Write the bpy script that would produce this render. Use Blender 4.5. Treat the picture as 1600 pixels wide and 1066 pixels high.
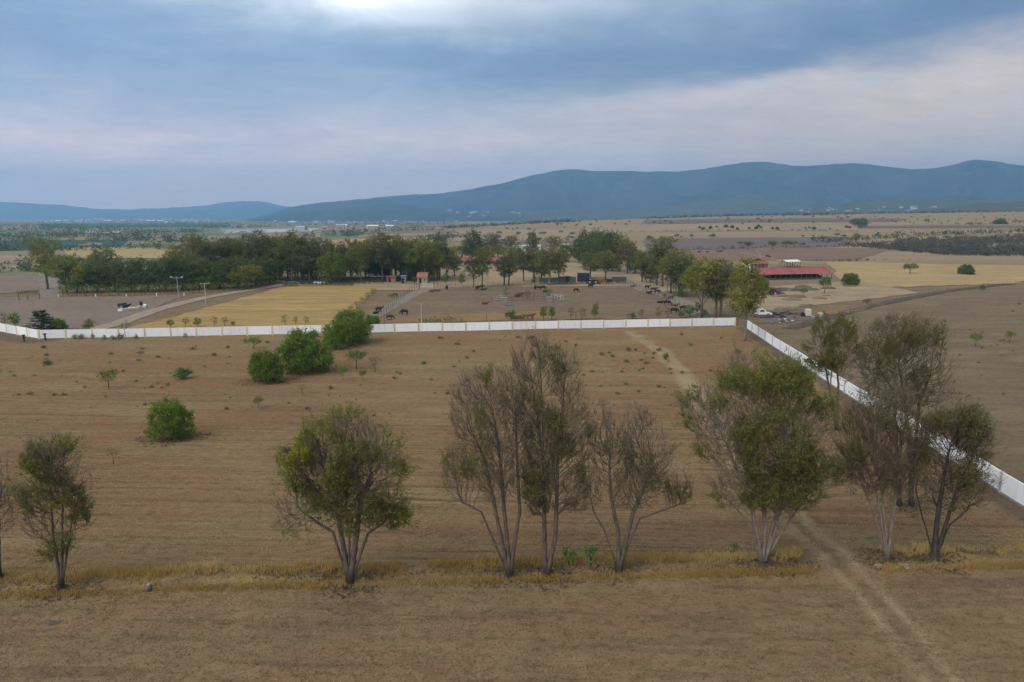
import bpy, bmesh, math, random
import numpy as np
from mathutils import Vector, Matrix

for o in list(bpy.data.objects):
    bpy.data.objects.remove(o)
SC = bpy.context.scene
COL = SC.collection
R = math.radians
random.seed(7)
RNG = np.random.default_rng(11)

# ------------------------------------------------------------------ camera
CAM_H = 24.0
PITCH = R(10.25)
FPX = 1600 * 24 / 36
cam = bpy.data.cameras.new("camera")
cam.lens = 24
cam.sensor_width = 36
cam.clip_start = 0.5
cam.clip_end = 60000
cam_o = bpy.data.objects.new("camera", cam)
cam_o.location = (0, 0, CAM_H)
cam_o.rotation_euler = (R(90) - PITCH, 0, 0)
COL.objects.link(cam_o)
SC.camera = cam_o

# ------------------------------------------------------------------ render settings
SC.view_settings.view_transform = 'Standard'
SC.view_settings.look = 'None'
SC.view_settings.gamma = 1
SC.view_settings.exposure = 0.0
SC.view_settings.use_curve_mapping = False
SC.cycles.use_denoising = True
SC.cycles.denoiser = 'OPENIMAGEDENOISE'
SC.cycles.denoising_input_passes = 'RGB_ALBEDO_NORMAL'
SC.cycles.denoising_prefilter = 'NONE'
SC.cycles.use_adaptive_sampling = False
SC.cycles.max_bounces = 5
SC.cycles.diffuse_bounces = 3
SC.cycles.transparent_max_bounces = 4
SC.cycles.volume_bounces = 3
SC.cycles.sample_clamp_indirect = 4

def ray(px, py):
    u = (px - 800) / FPX
    v = (533 - py) / FPX
    c, s = math.cos(PITCH), math.sin(PITCH)
    d = np.array([u, c + v * s, -s + v * c])
    return d / np.linalg.norm(d)

def azel(px, py):
    d = ray(px, py)
    return math.atan2(d[0], d[1]), math.asin(d[2])

# ------------------------------------------------------------------ node helpers
class G:
    """short-hand for building a node tree"""
    def __init__(s, tree):
        s.t = tree
        s.n = tree.nodes
        s.l = tree.links
    def put(s, sock, v):
        if v is None:
            return
        if isinstance(v, bpy.types.NodeSocket):
            s.l.new(v, sock)
        elif isinstance(v, (tuple, list)) and len(v) == 3 and sock.type == 'RGBA':
            sock.default_value = (*v, 1)
        else:
            sock.default_value = v
    def m(s, op, a, b=None, c=None, clamp=False):
        n = s.n.new('ShaderNodeMath')
        n.operation = op
        n.use_clamp = clamp
        for i, v in enumerate((a, b, c)):
            s.put(n.inputs[i], v)
        return n.outputs[0]
    def mix(s, f, a, b, mode='MIX'):
        n = s.n.new('ShaderNodeMix')
        n.data_type = 'RGBA'
        n.blend_type = mode
        n.clamp_factor = True
        s.put(n.inputs[0], f)
        s.put(n.inputs[6], a)
        s.put(n.inputs[7], b)
        return n.outputs[2]
    def noise(s, vec, scale, detail=4, rough=.55, dist=0.0):
        n = s.n.new('ShaderNodeTexNoise')
        s.put(n.inputs['Vector'], vec)
        n.inputs['Scale'].default_value = scale
        n.inputs['Detail'].default_value = detail
        n.inputs['Roughness'].default_value = rough
        n.inputs['Distortion'].default_value = dist
        return n.outputs[0]
    def voro(s, vec, scale, rnd=1):
        n = s.n.new('ShaderNodeTexVoronoi')
        s.put(n.inputs['Vector'], vec)
        n.inputs['Scale'].default_value = scale
        n.inputs['Randomness'].default_value = rnd
        return n.outputs['Distance']
    def map(s, vec, scale=(1, 1, 1), rot=(0, 0, 0), loc=(0, 0, 0)):
        n = s.n.new('ShaderNodeMapping')
        s.put(n.inputs[0], vec)
        n.inputs['Location'].default_value = loc
        n.inputs['Rotation'].default_value = rot
        n.inputs['Scale'].default_value = scale
        return n.outputs[0]
    def ramp(s, f, lo, hi):
        n = s.n.new('ShaderNodeMapRange')
        n.interpolation_type = 'SMOOTHSTEP'
        s.put(n.inputs[0], f)
        n.inputs[1].default_value = lo
        n.inputs[2].default_value = hi
        return n.outputs[0]
    def attr(s, name):
        n = s.n.new('ShaderNodeAttribute')
        n.attribute_name = name
        return n
    def pos(s):
        return s.n.new('ShaderNodeNewGeometry').outputs['Position']
    def objco(s):
        return s.n.new('ShaderNodeTexCoord').outputs['Object']
    def rand(s):
        return s.n.new('ShaderNodeObjectInfo').outputs['Random']
    def bump(s, h, strength, dist):
        n = s.n.new('ShaderNodeBump')
        n.inputs['Strength'].default_value = strength
        n.inputs['Distance'].default_value = dist
        s.put(n.inputs['Height'], h)
        return n.outputs[0]

def newmat(name):
    m = bpy.data.materials.new(name)
    m.use_nodes = True
    g = G(m.node_tree)
    b = g.n['Principled BSDF']
    b.inputs['Roughness'].default_value = .9
    b.inputs['Specular IOR Level'].default_value = .2
    return m, g, b

def simple(name, c1, c2=None, scale=3.0, rough=.85, bump=0.0, spec=.25, metal=0.0):
    m, g, b = newmat(name)
    c2 = c2 or tuple(x * .72 for x in c1)
    co = g.objco()
    f = g.ramp(g.noise(co, scale, 5, .6), .35, .68)
    col = g.mix(f, c1, c2)
    hsv = g.n.new('ShaderNodeHueSaturation')
    g.put(hsv.inputs['Color'], col)
    g.put(hsv.inputs['Value'], g.m('ADD', g.m('MULTIPLY', g.rand(), .24), .88))
    g.put(b.inputs['Base Color'], hsv.outputs[0])
    b.inputs['Roughness'].default_value = rough
    b.inputs['Specular IOR Level'].default_value = spec
    b.inputs['Metallic'].default_value = metal
    if bump:
        g.put(b.inputs['Normal'], g.bump(g.noise(co, scale * 3, 4), .6, bump))
    return m

# ------------------------------------------------------------------ sun and sky
SUN_EL, SUN_AZ = R(44), R(-128)          # azimuth from +Y (the view) towards +X
sun = bpy.data.lights.new("sun", 'SUN')
sun.energy = 1.4
sun.angle = R(40)
sun.color = (1.0, .965, .91)
sun_o = bpy.data.objects.new("sun", sun)
sd = Vector((math.sin(SUN_AZ) * math.cos(SUN_EL), math.cos(SUN_AZ) * math.cos(SUN_EL), math.sin(SUN_EL)))
sun_o.rotation_euler = sd.to_track_quat('Z', 'Y').to_euler()
COL.objects.link(sun_o)

SKY_GAIN = 1.0
def build_world():
    w = bpy.data.worlds.new("World")
    SC.world = w
    w.use_nodes = True
    g = G(w.node_tree)
    bg = g.n['Background']
    sky = g.n.new('ShaderNodeTexSky')
    sky.sky_type = 'NISHITA'
    sky.sun_disc = False
    sky.sun_elevation = SUN_EL
    sky.sun_rotation = SUN_AZ
    sky.air_density = 1.2
    sky.dust_density = 2.0
    d = g.n.new('ShaderNodeTexCoord').outputs['Generated']
    sep = g.n.new('ShaderNodeSeparateXYZ')
    g.put(sep.inputs[0], d)
    x, y, z = sep.outputs
    az = g.m('ARCTAN2', x, y)
    el = g.m('ARCSINE', g.m('MINIMUM', g.m('MAXIMUM', z, -1.0), 1.0))
    # cloud-deck coordinates: the direction met with a flat layer overhead
    den = g.m('ADD', g.m('MAXIMUM', z, 0.0), 0.10)
    cmb = g.n.new('ShaderNodeCombineXYZ')
    g.put(cmb.inputs[0], g.m('DIVIDE', x, den))
    g.put(cmb.inputs[1], g.m('DIVIDE', y, den))
    deck = cmb.outputs[0]
    n1 = g.noise(g.map(deck, (.55, .8, 1), loc=(3.1, 1.7, 0)), 1.0, 7, .55, .6)
    n2 = g.noise(g.map(deck, (.9, 1.5, 1), loc=(7.3, 4.4, 2)), 1.3, 8, .6, .8)
    n3 = g.noise(g.map(d, (3, 3, 8)), 1.5, 8, .62, .6)
    warp = g.m('SUBTRACT', n3, .5)
    azw = g.m('ADD', az, g.m('MULTIPLY', warp, .38))
    elw = g.m('ADD', el, g.m('ADD', g.m('MULTIPLY', g.m('SUBTRACT', n1, .5), .12), g.m('MULTIPLY', warp, .07)))
    def lobe(px, py, sx, sy):
        a0, e0 = azel(px, py)
        sa, se = sx / FPX, sy / FPX
        q = g.m('ADD', g.m('POWER', g.m('ABSOLUTE', g.m('DIVIDE', g.m('SUBTRACT', azw, a0), sa)), 2.0),
                g.m('POWER', g.m('ABSOLUTE', g.m('DIVIDE', g.m('SUBTRACT', elw, e0), se)), 2.0))
        return g.m('POWER', 2.718, g.m('MULTIPLY', q, -1.0))
    # thin blue-grey veil over the clear sky
    clear = g.mix(1.0, sky.outputs[0], (.075, .075, .075), 'MULTIPLY')
    veil = g.mix(g.ramp(n1, .3, .7), (.30, .43, .64), (.40, .51, .68))
    # the deck is thinner and whiter high up, towards the hidden sun
    dot = g.n.new('ShaderNodeVectorMath')
    dot.operation = 'DOT_PRODUCT'
    g.put(dot.inputs[0], d)
    dot.inputs[1].default_value = tuple(sd)
    veil = g.mix(g.ramp(el, .31, .85), veil, (.84, .86, .88))
    veil = g.mix(g.m('MULTIPLY', g.ramp(dot.outputs['Value'], .35, 1.0), .9), veil, (1.95, 1.97, 2.0))
    col = g.mix(.80, clear, veil)
    # thick dark bases and thin bright places
    col = g.mix(g.m('MULTIPLY', g.ramp(n2, .42, .66), .45), col, (.22, .35, .55))
    def add(col, px, py, sx, sy, amt, c):
        return g.mix(g.m('MULTIPLY', lobe(px, py, sx, sy), amt, clamp=True), col, c)
    glow = g.m('POWER', 2.718, g.m('MULTIPLY', g.m('MAXIMUM', el, 0.0), -7.5))
    col = g.mix(g.m('MULTIPLY', glow, .95), col, (1.15, 1.0, .98))
    for a in SKY_LOBES:
        col = add(col, *a)
    wisp = g.m('MULTIPLY', g.ramp(n2, .48, .72), g.ramp(n3, .42, .66))
    col = g.mix(g.m('MULTIPLY', wisp, .42), col, (.66, .72, .80))
    n4 = g.noise(g.map(deck, (1.0, 1.6, 1), loc=(1.3, 8.8, 5)), 3.2, 9, .64, .7)
    n5 = g.noise(g.map(d, (5, 5, 9), loc=(2, 6, 1)), 1.6, 9, .62, .5)
    tex = g.m('ADD', g.m('MULTIPLY', g.m('SUBTRACT', n4, .5), .42), g.m('MULTIPLY', g.m('SUBTRACT', n5, .5), .38))
    cc = g.n.new('ShaderNodeCombineXYZ')
    for q in range(3):
        g.put(cc.inputs[q], g.m('ADD', 1.0, g.m('MULTIPLY', tex, 1.0)))
    col = g.mix(1.0, col, cc.outputs[0], 'MULTIPLY')
    # the daylight sky is physically bright: the background works at a tenth of it
    g.put(bg.inputs[0], g.mix(1.0, col, (10, 10, 10), 'MULTIPLY'))
    bg.inputs[1].default_value = .1 * SKY_GAIN

SKY_LOBES = [
    # px, py, size x, size y, amount, colour
    (545, -35, 270, 85, .92, (2.1, 2.1, 2.05)),
    (330, 40, 330, 60, .25, (.55, .66, .80)),
    (60, 90, 300, 100, .62, (.21, .36, .62)),
    (820, 20, 160, 60, .55, (.78, .82, .88)),
    (1050, 60, 90, 40, .25, (.6, .66, .75)),
    (700, 95, 420, 44, .68, (.04, .20, .45)),
    (1450, 45, 430, 60, .90, (.05, .16, .34)),
    (1050, 95, 200, 30, .60, (.12, .24, .42)),
    (250, 170, 300, 40, .35, (.22, .38, .60)),
    (1120, 140, 260, 26, .65, (.95, .82, .78)),
    (1520, 120, 230, 32, .70, (1.0, .82, .72)),
    (1400, 220, 460, 85, .80, (1.14, .78, .53)),
    (120, 275, 480, 75, .85, (1.8, 1.17, 1.03)),
    (640, 280, 320, 60, .75, (1.38, 1.02, .88)),
    (640, 230, 120, 14, .45, (1.2, .95, .90)),
    (300, 215, 140, 8, .35, (.9, .85, .85)),
]
build_world()

# ------------------------------------------------------------------ terrain
def sm(t):
    t = np.clip(t, 0, 1)
    return t * t * (3 - 2 * t)

LAT_X = np.array([-9, -.30, -.12, 0.0, .14, .33, .75, 9])
LAT_H = np.array([0, 0.0, 5.0, 12.0, 19.0, 27.5, 37.0, 40])

def h(x, y):
    x = np.asarray(x, float)
    y = np.asarray(y, float)
    lat = x / np.maximum(y, 1)
    top = (np.interp(lat - .05, LAT_X, LAT_H) + np.interp(lat, LAT_X, LAT_H) + np.interp(lat + .05, LAT_X, LAT_H)) / 3
    z = top * sm((y - 330) / 1120) * (1 - sm((y - 1560) / 1300))
    z = z + .22 * np.sin(x * .031 + 1.0) * np.sin(y * .043 + .4) * sm((y - 20) / 30)
    z = z + .05 * np.sin(x * .21 + y * .13) * np.sin(y * .31 - x * .07)
    # low bank that carries the grass strip and its trees
    yb = STRIP_Y0 + STRIP_K * x
    z = z + .35 * np.exp(-((y - yb - 1.0) / 1.8) ** 2)
    return z

STRIP_Y0, STRIP_K = 42.6, 0.055     # filled in from the photograph's strip line

def gp(px, py, far=30000):
    """where the line of sight through a photograph pixel meets the terrain"""
    d = ray(px, py)
    t = np.geomspace(12, far, 700)
    z = CAM_H + d[2] * t - h(d[0] * t, d[1] * t)
    k = np.nonzero(z <= 0)[0]
    if len(k) == 0:
        t1 = far
    else:
        a, b = t[max(k[0] - 1, 0)], t[k[0]]
        for _ in range(30):
            m = (a + b) / 2
            if CAM_H + d[2] * m - float(h(d[0] * m, d[1] * m)) > 0:
                a = m
            else:
                b = m
        t1 = b
    x, y = d[0] * t1, d[1] * t1
    return Vector((x, y, float(h(x, y))))

def at_depth(px, py, Y):
    """point of the line of sight at distance Y ahead"""
    d = ray(px, py)
    t = Y / d[1]
    return Vector((d[0] * t, Y, CAM_H + d[2] * t))

def depth_px(Y):
    return Y / FPX          # metres per photograph pixel at distance Y

# ------------------------------------------------------------------ mesh helpers
def mesh_np(name, V, F, mats, attrs=None, midx=None, smooth=False):
    """mesh from vertex array and one face array (or a list of face arrays)"""
    V = np.asarray(V, np.float32)
    Fs = [np.asarray(f, np.int32) for f in (F if isinstance(F, list) else [F]) if len(f)]
    me = bpy.data.meshes.new(name)
    me.vertices.add(len(V))
    me.vertices.foreach_set('co', V.ravel())
    tot = np.concatenate([np.full(len(f), f.shape[1], np.int32) for f in Fs])
    loops = np.concatenate([f.ravel() for f in Fs])
    start = np.concatenate([[0], np.cumsum(tot)[:-1]]).astype(np.int32)
    me.loops.add(len(loops))
    me.loops.foreach_set('vertex_index', loops)
    me.polygons.add(len(tot))
    me.polygons.foreach_set('loop_start', start)
    me.polygons.foreach_set('loop_total', tot)
    if midx is not None:
        me.polygons.foreach_set('material_index', np.asarray(midx, np.int32))
    if smooth:
        me.polygons.foreach_set('use_smooth', np.ones(len(tot), bool))
    for m in (mats if isinstance(mats, (list, tuple)) else [mats]):
        me.materials.append(m)
    for k, a in (attrs or {}).items():
        a = np.asarray(a, np.float32)
        at = me.attributes.new(k, 'FLOAT', 'POINT')
        at.data.foreach_set('value', a)
    me.update(calc_edges=True)
    return me

def link(name, me, parent=None, loc=None):
    o = bpy.data.objects.new(name, me)
    COL.objects.link(o)
    if parent is not None:
        o.parent = parent
    if loc is not None:
        o.location = loc
    return o

def tag(o, label=None, cat=None, group=None, kind=None):
    for k, v in (('label', label), ('category', cat), ('group', group), ('kind', kind)):
        if v:
            o[k] = v
    return o

def thing(name, label, cat, loc=(0, 0, 0), rz=0.0, group=None, scale=1.0):
    o = bpy.data.objects.new(name, None)
    COL.objects.link(o)
    o.location = loc
    o.rotation_euler = (0, 0, rz)
    o.scale = (scale,) * 3 if not isinstance(scale, tuple) else scale
    o.empty_display_size = .2
    return tag(o, label, cat, group)

KIDS = {}
def copy_tree(o, parent=None):
    c = o.copy()
    COL.objects.link(c)
    if parent is not None:
        c.parent = parent
    for ch in o.children:
        copy_tree(ch, c)
    return c

class MB:
    """collects boxes, prisms, tubes into one mesh"""
    def __init__(s):
        s.b = bmesh.new()
    def box(s, c, size, rot=None, bev=0.0):
        r = bmesh.ops.create_cube(s.b, size=1)
        vs = r['verts']
        M = Matrix.Translation(c) @ (rot.to_4x4() if rot else Matrix()) @ Matrix.Diagonal((*size, 1))
        bmesh.ops.transform(s.b, matrix=M, verts=vs)
        if bev:
            es = list({e for v in vs for e in v.link_edges})
            bmesh.ops.bevel(s.b, geom=es, offset=bev, segments=1, affect='EDGES')
        return s
    def bar(s, a, b, r1, r2=None, n=8):
        a, b = Vector(a), Vector(b)
        d = b - a
        M = Matrix.Translation((a + b) / 2) @ d.to_track_quat('Z', 'Y').to_matrix().to_4x4()
        bmesh.ops.create_cone(s.b, cap_ends=True, segments=n, radius1=r1, radius2=r1 if r2 is None else r2, depth=d.length, matrix=M)
        return s
    def ball(s, c, r, sub=2, scale=(1, 1, 1), jit=0.0, seed=0):
        q = bmesh.ops.create_icosphere(s.b, subdivisions=sub, radius=r, matrix=Matrix.Translation(c) @ Matrix.Diagonal((*scale, 1)))
        if jit:
            rr = random.Random(seed)
            for v in q['verts']:
                v.co += Vector((rr.uniform(-jit, jit), rr.uniform(-jit, jit), rr.uniform(-jit, jit)))
        return s
    def face(s, pts):
        s.b.faces.new([s.b.verts.new(p) for p in pts])
        return s
    def prism(s, pts, d):
        """closed outline pts extruded by vector d"""
        d = Vector(d)
        a = [s.b.verts.new(p) for p in pts]
        b = [s.b.verts.new(Vector(p) + d) for p in pts]
        n = len(a)
        s.b.faces.new(a[::-1])
        s.b.faces.new(b)
        for i in range(n):
            s.b.faces.new((a[i], a[(i + 1) % n], b[(i + 1) % n], b[i]))
        return s
    def mesh(s, name, m, smooth=False):
        bmesh.ops.recalc_face_normals(s.b, faces=s.b.faces[:])
        me = bpy.data.meshes.new(name)
        s.b.to_mesh(me)
        s.b.free()
        me.materials.append(m)
        if smooth:
            me.polygons.foreach_set('use_smooth', [True] * len(me.polygons))
        return me
    def build(s, name, m, parent=None, smooth=False, loc=None):
        return link(name, s.mesh(name, m, smooth), parent, loc)

ORD = ('first second third fourth fifth sixth seventh eighth ninth tenth eleventh twelfth thirteenth fourteenth fifteenth sixteenth '
       'seventeenth eighteenth nineteenth twentieth twenty-first twenty-second twenty-third twenty-fourth twenty-fifth twenty-sixth '
       'twenty-seventh twenty-eighth twenty-ninth thirtieth').split()

# ------------------------------------------------------------------ materials for land
def land_mat(name, c1, c2, c3=None, streak=.5, rot=0.0, big=.02, fine=1.2, bumpd=.0, lines=0.0):
    m, g, b = newmat(name)
    p = g.pos()
    f1 = g.ramp(g.noise(p, big, 5, .6, .5), .36, .66)
    f2 = g.ramp(g.noise(g.map(p, (.02, .35, 1), (0, 0, rot)), 1.0, 6, .65, .3), .38, .64)
    col = g.mix(f1, c1, c2)
    col = g.mix(g.m('MULTIPLY', f2, streak), col, c3 or tuple(.75 * v for v in c2))
    f3 = g.noise(g.map(p, (.7, 1.2, 1)), fine * .6, 6, .78)
    col = g.mix(g.m('MULTIPLY', g.ramp(f3, .46, .64), .7), col, tuple(.58 * v for v in c1))
    f5 = g.ramp(g.noise(g.map(p, (.5, 1.1, 1), loc=(5, 3, 0)), big * 4, 5, .7), .5, .66)
    col = g.mix(g.m('MULTIPLY', f5, .35), col, tuple(1.35 * v for v in c2))
    if lines:
        f4 = g.ramp(g.noise(g.map(p, (.012, .9, 1), (0, 0, rot), (3, 1, 0)), 1.0, 5, .7, .2), .5, .62)
        col = g.mix(g.m('MULTIPLY', f4, lines), col, tuple(.7 * v for v in c1))
    col = g.mix(1.0, col, (.87, .865, .88), 'MULTIPLY')
    g.put(b.inputs['Base Color'], col)
    if bumpd:
        g.put(b.inputs['Normal'], g.bump(g.noise(p, fine * 2, 5), .7, bumpd))
    b.inputs['Roughness'].default_value = .95
    b.inputs['Specular IOR Level'].default_value = .1
    return m

def ground_mat():
    m, g, b = newmat("soil_and_dry_grass")
    p = g.pos()
    # broad patches of red soil, tan soil and thin straw
    big = g.noise(g.map(p, (.6, 1.5, 1)), .035, 5, .6, .8)
    mid = g.noise(g.map(p, (.35, 1.5, 1), (0, 0, .05)), .16, 6, .62, .6)
    tan, red, straw, grey = (.272, .180, .092), (.262, .152, .080), (.310, .232, .122), (.215, .158, .088)
    col = g.mix(g.ramp(big, .40, .58), tan, red)
    col = g.mix(g.m('MULTIPLY', g.ramp(mid, .48, .66), .6), col, straw)
    col = g.mix(g.m('MULTIPLY', g.ramp(g.noise(g.map(p, (.5, 1.2, 1), loc=(9, 2, 0)), .06, 5, .6), .5, .72), .6), col, grey)
    # harrow lines running across the view
    wob = g.map(p, (1, 1, 1), (0, 0, .045))
    s1 = g.noise(g.map(wob, (.025, 1.3, 1)), 1.0, 6, .72, .25)
    s2 = g.noise(g.map(wob, (.05, 3.1, 1), loc=(2, 5, 0)), 1.0, 5, .7, .2)
    fur = g.attr('furrow').outputs['Fac']
    col = g.mix(g.m('MULTIPLY', g.m('MULTIPLY', g.ramp(s1, .50, .62), fur), .75), col, (.150, .098, .052))
    col = g.mix(g.m('MULTIPLY', g.m('MULTIPLY', g.ramp(s2, .53, .64), fur), .5), col, (.38, .275, .16))
    # near strip: crumbly grey-brown stubble
    near = g.attr('near').outputs['Fac']
    nb = g.noise(g.map(p, (.6, 1, 1)), .35, 5, .65, .5)
    nearc = g.mix(g.ramp(nb, .36, .64), (.238, .168, .094), (.288, .200, .110))
    nearc = g.mix(g.m('MULTIPLY', g.ramp(g.noise(g.map(p, (.4, 1.3, 1)), .16, 4, .6), .46, .62), .6), nearc, (.285, .165, .095))
    s3 = g.noise(g.map(wob, (.06, .75, 1), loc=(4, 8, 0)), 1.0, 5, .65, .3)
    nearc = g.mix(g.m('MULTIPLY', g.ramp(s3, .5, .64), .6), nearc, (.160, .112, .066))
    col = g.mix(near, col, nearc)
    # land beyond the walls
    right = g.attr('right').outputs['Fac']
    rn = g.noise(g.map(p, (.4, 1.4, 1), (0, 0, -.25)), .12, 6, .65, .5)
    rightc = g.mix(g.ramp(rn, .4, .64), (.200, .144, .090), (.248, .188, .115))
    rightc = g.mix(g.m('MULTIPLY', g.ramp(g.noise(g.map(p, (.06, .9, 1), (0, 0, -.3)), 1.0, 5, .7, .3), .52, .66), .5), rightc, (.135, .098, .072))
    col = g.mix(right, col, rightc)
    hill = g.attr('hill').outputs['Fac']
    hn = g.noise(g.map(p, (.25, 1.2, 1)), .02, 6, .6, .4)
    hc = g.mix(g.ramp(hn, .38, .64), (.36, .265, .155), (.29, .205, .125))
    col = g.mix(hill, col, hc)
    val = g.attr('valley').outputs['Fac']
    vn = g.noise(g.map(p, (.3, 1.0, 1)), .006, 5, .6, .3)
    vc = g.mix(g.ramp(vn, .42, .6), (.17, .18, .11), (.30, .25, .16))
    col = g.mix(val, col, vc)
    # worn track: pale dust, darker between the wheels
    col = g.mix(g.attr('track').outputs['Fac'], col, (.40, .30, .185))
    col = g.mix(g.attr('rut').outputs['Fac'], col, (.160, .125, .078))
    col = g.mix(g.attr('straw').outputs['Fac'], col, (.385, .270, .120))
    col = g.mix(g.attr('dirt').outputs['Fac'], col, (.150, .108, .085))  # dark wall-foot soil, and understory shade painted along the strip
    # litter of dead stalks and crumbs
    cl = g.voro(p, 3.8)
    cl2 = g.noise(p, 6.5, 5, .8)
    crumbs = g.ramp(g.m('ADD', cl, g.m('MULTIPLY', cl2, .55)), .30, .62)
    dark = g.mix(1.0, col, (.46, .43, .39), 'MULTIPLY')
    col = g.mix(g.m('MULTIPLY', g.m('SUBTRACT', 1.0, crumbs), .95), col, dark)
    spk = g.ramp(g.noise(p, 3.6, 6, .85), .57, .70)
    col = g.mix(g.m('MULTIPLY', spk, .65), col, (.46, .36, .22))
    lumps = g.noise(g.map(p, (.7, 1.1, 1)), 1.6, 5, .75)
    col = g.mix(g.m('MULTIPLY', g.ramp(lumps, .49, .62), .55), col, g.mix(1.0, col, (.55, .52, .48), 'MULTIPLY'))
    col = g.mix(1.0, col, (.90, .89, .86), 'MULTIPLY')
    g.put(b.inputs['Base Color'], col)
    hgt = g.m('ADD', g.m('MULTIPLY', lumps, .6), g.m('ADD', g.m('MULTIPLY', cl2, .35), g.m('MULTIPLY', g.m('MULTIPLY', s1, fur), 1.2)))
    g.put(b.inputs['Normal'], g.bump(hgt, 1.0, .24))
    b.inputs['Roughness'].default_value = 1.0
    b.inputs['Specular IOR Level'].default_value = .05
    return m

# lines on the ground taken from the photograph
a0, a1 = gp(60, 918), gp(1500, 876)
STRIP_K = (a1.y - a0.y) / (a1.x - a0.x)
STRIP_Y0 = a0.y - STRIP_K * a0.x
WALL_L = [(-25, 503), (62, 530)]
P_WA = gp(62, 530)
P_WB = gp(1148, 509.5)
P_WC = gp(1166, 513)
P_WD = gp(1600, 793)
P_WL = gp(0, 518.5)
TRACK = [gp(*q) for q in [(985, 519), (1030, 548), (1062, 580), (1088, 612), (1130, 680), (1185, 755), (1250, 822), (1318, 885), (1372, 940), (1428, 1010), (1476, 1075), (1560, 1200)]]
WHEEL = [gp(*q) for q in [(1600, 935), (1450, 925), (1380, 960)]]

def seg_dist(x, y, pts):
    """distance to a polyline, with the signed offset of the closest piece"""
    best = np.full(x.shape, 1e9)
    sgn = np.zeros(x.shape)
    for a, b in zip(pts[:-1], pts[1:]):
        dx, dy = b.x - a.x, b.y - a.y
        L2 = dx * dx + dy * dy
        t = np.clip(((x - a.x) * dx + (y - a.y) * dy) / L2, 0, 1)
        ex, ey = x - a.x - t * dx, y - a.y - t * dy
        d = np.hypot(ex, ey)
        s = np.sign(dx * ey - dy * ex)
        k = d < best
        best = np.where(k, d, best)
        sgn = np.where(k, s, sgn)
    return best, sgn

def vnoise(x, y, s, seed=0):
    """smooth value noise on arrays"""
    r = np.random.default_rng(seed)
    T = r.random((64, 64))
    u, v = x / s, y / s
    i, j = np.floor(u).astype(int), np.floor(v).astype(int)
    fu, fv = sm(u - i), sm(v - j)
    a = T[i % 64, j % 64] * (1 - fu) + T[(i + 1) % 64, j % 64] * fu
    b = T[i % 64, (j + 1) % 64] * (1 - fu) + T[(i + 1) % 64, (j + 1) % 64] * fu
    return a * (1 - fv) + b * fv

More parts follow.
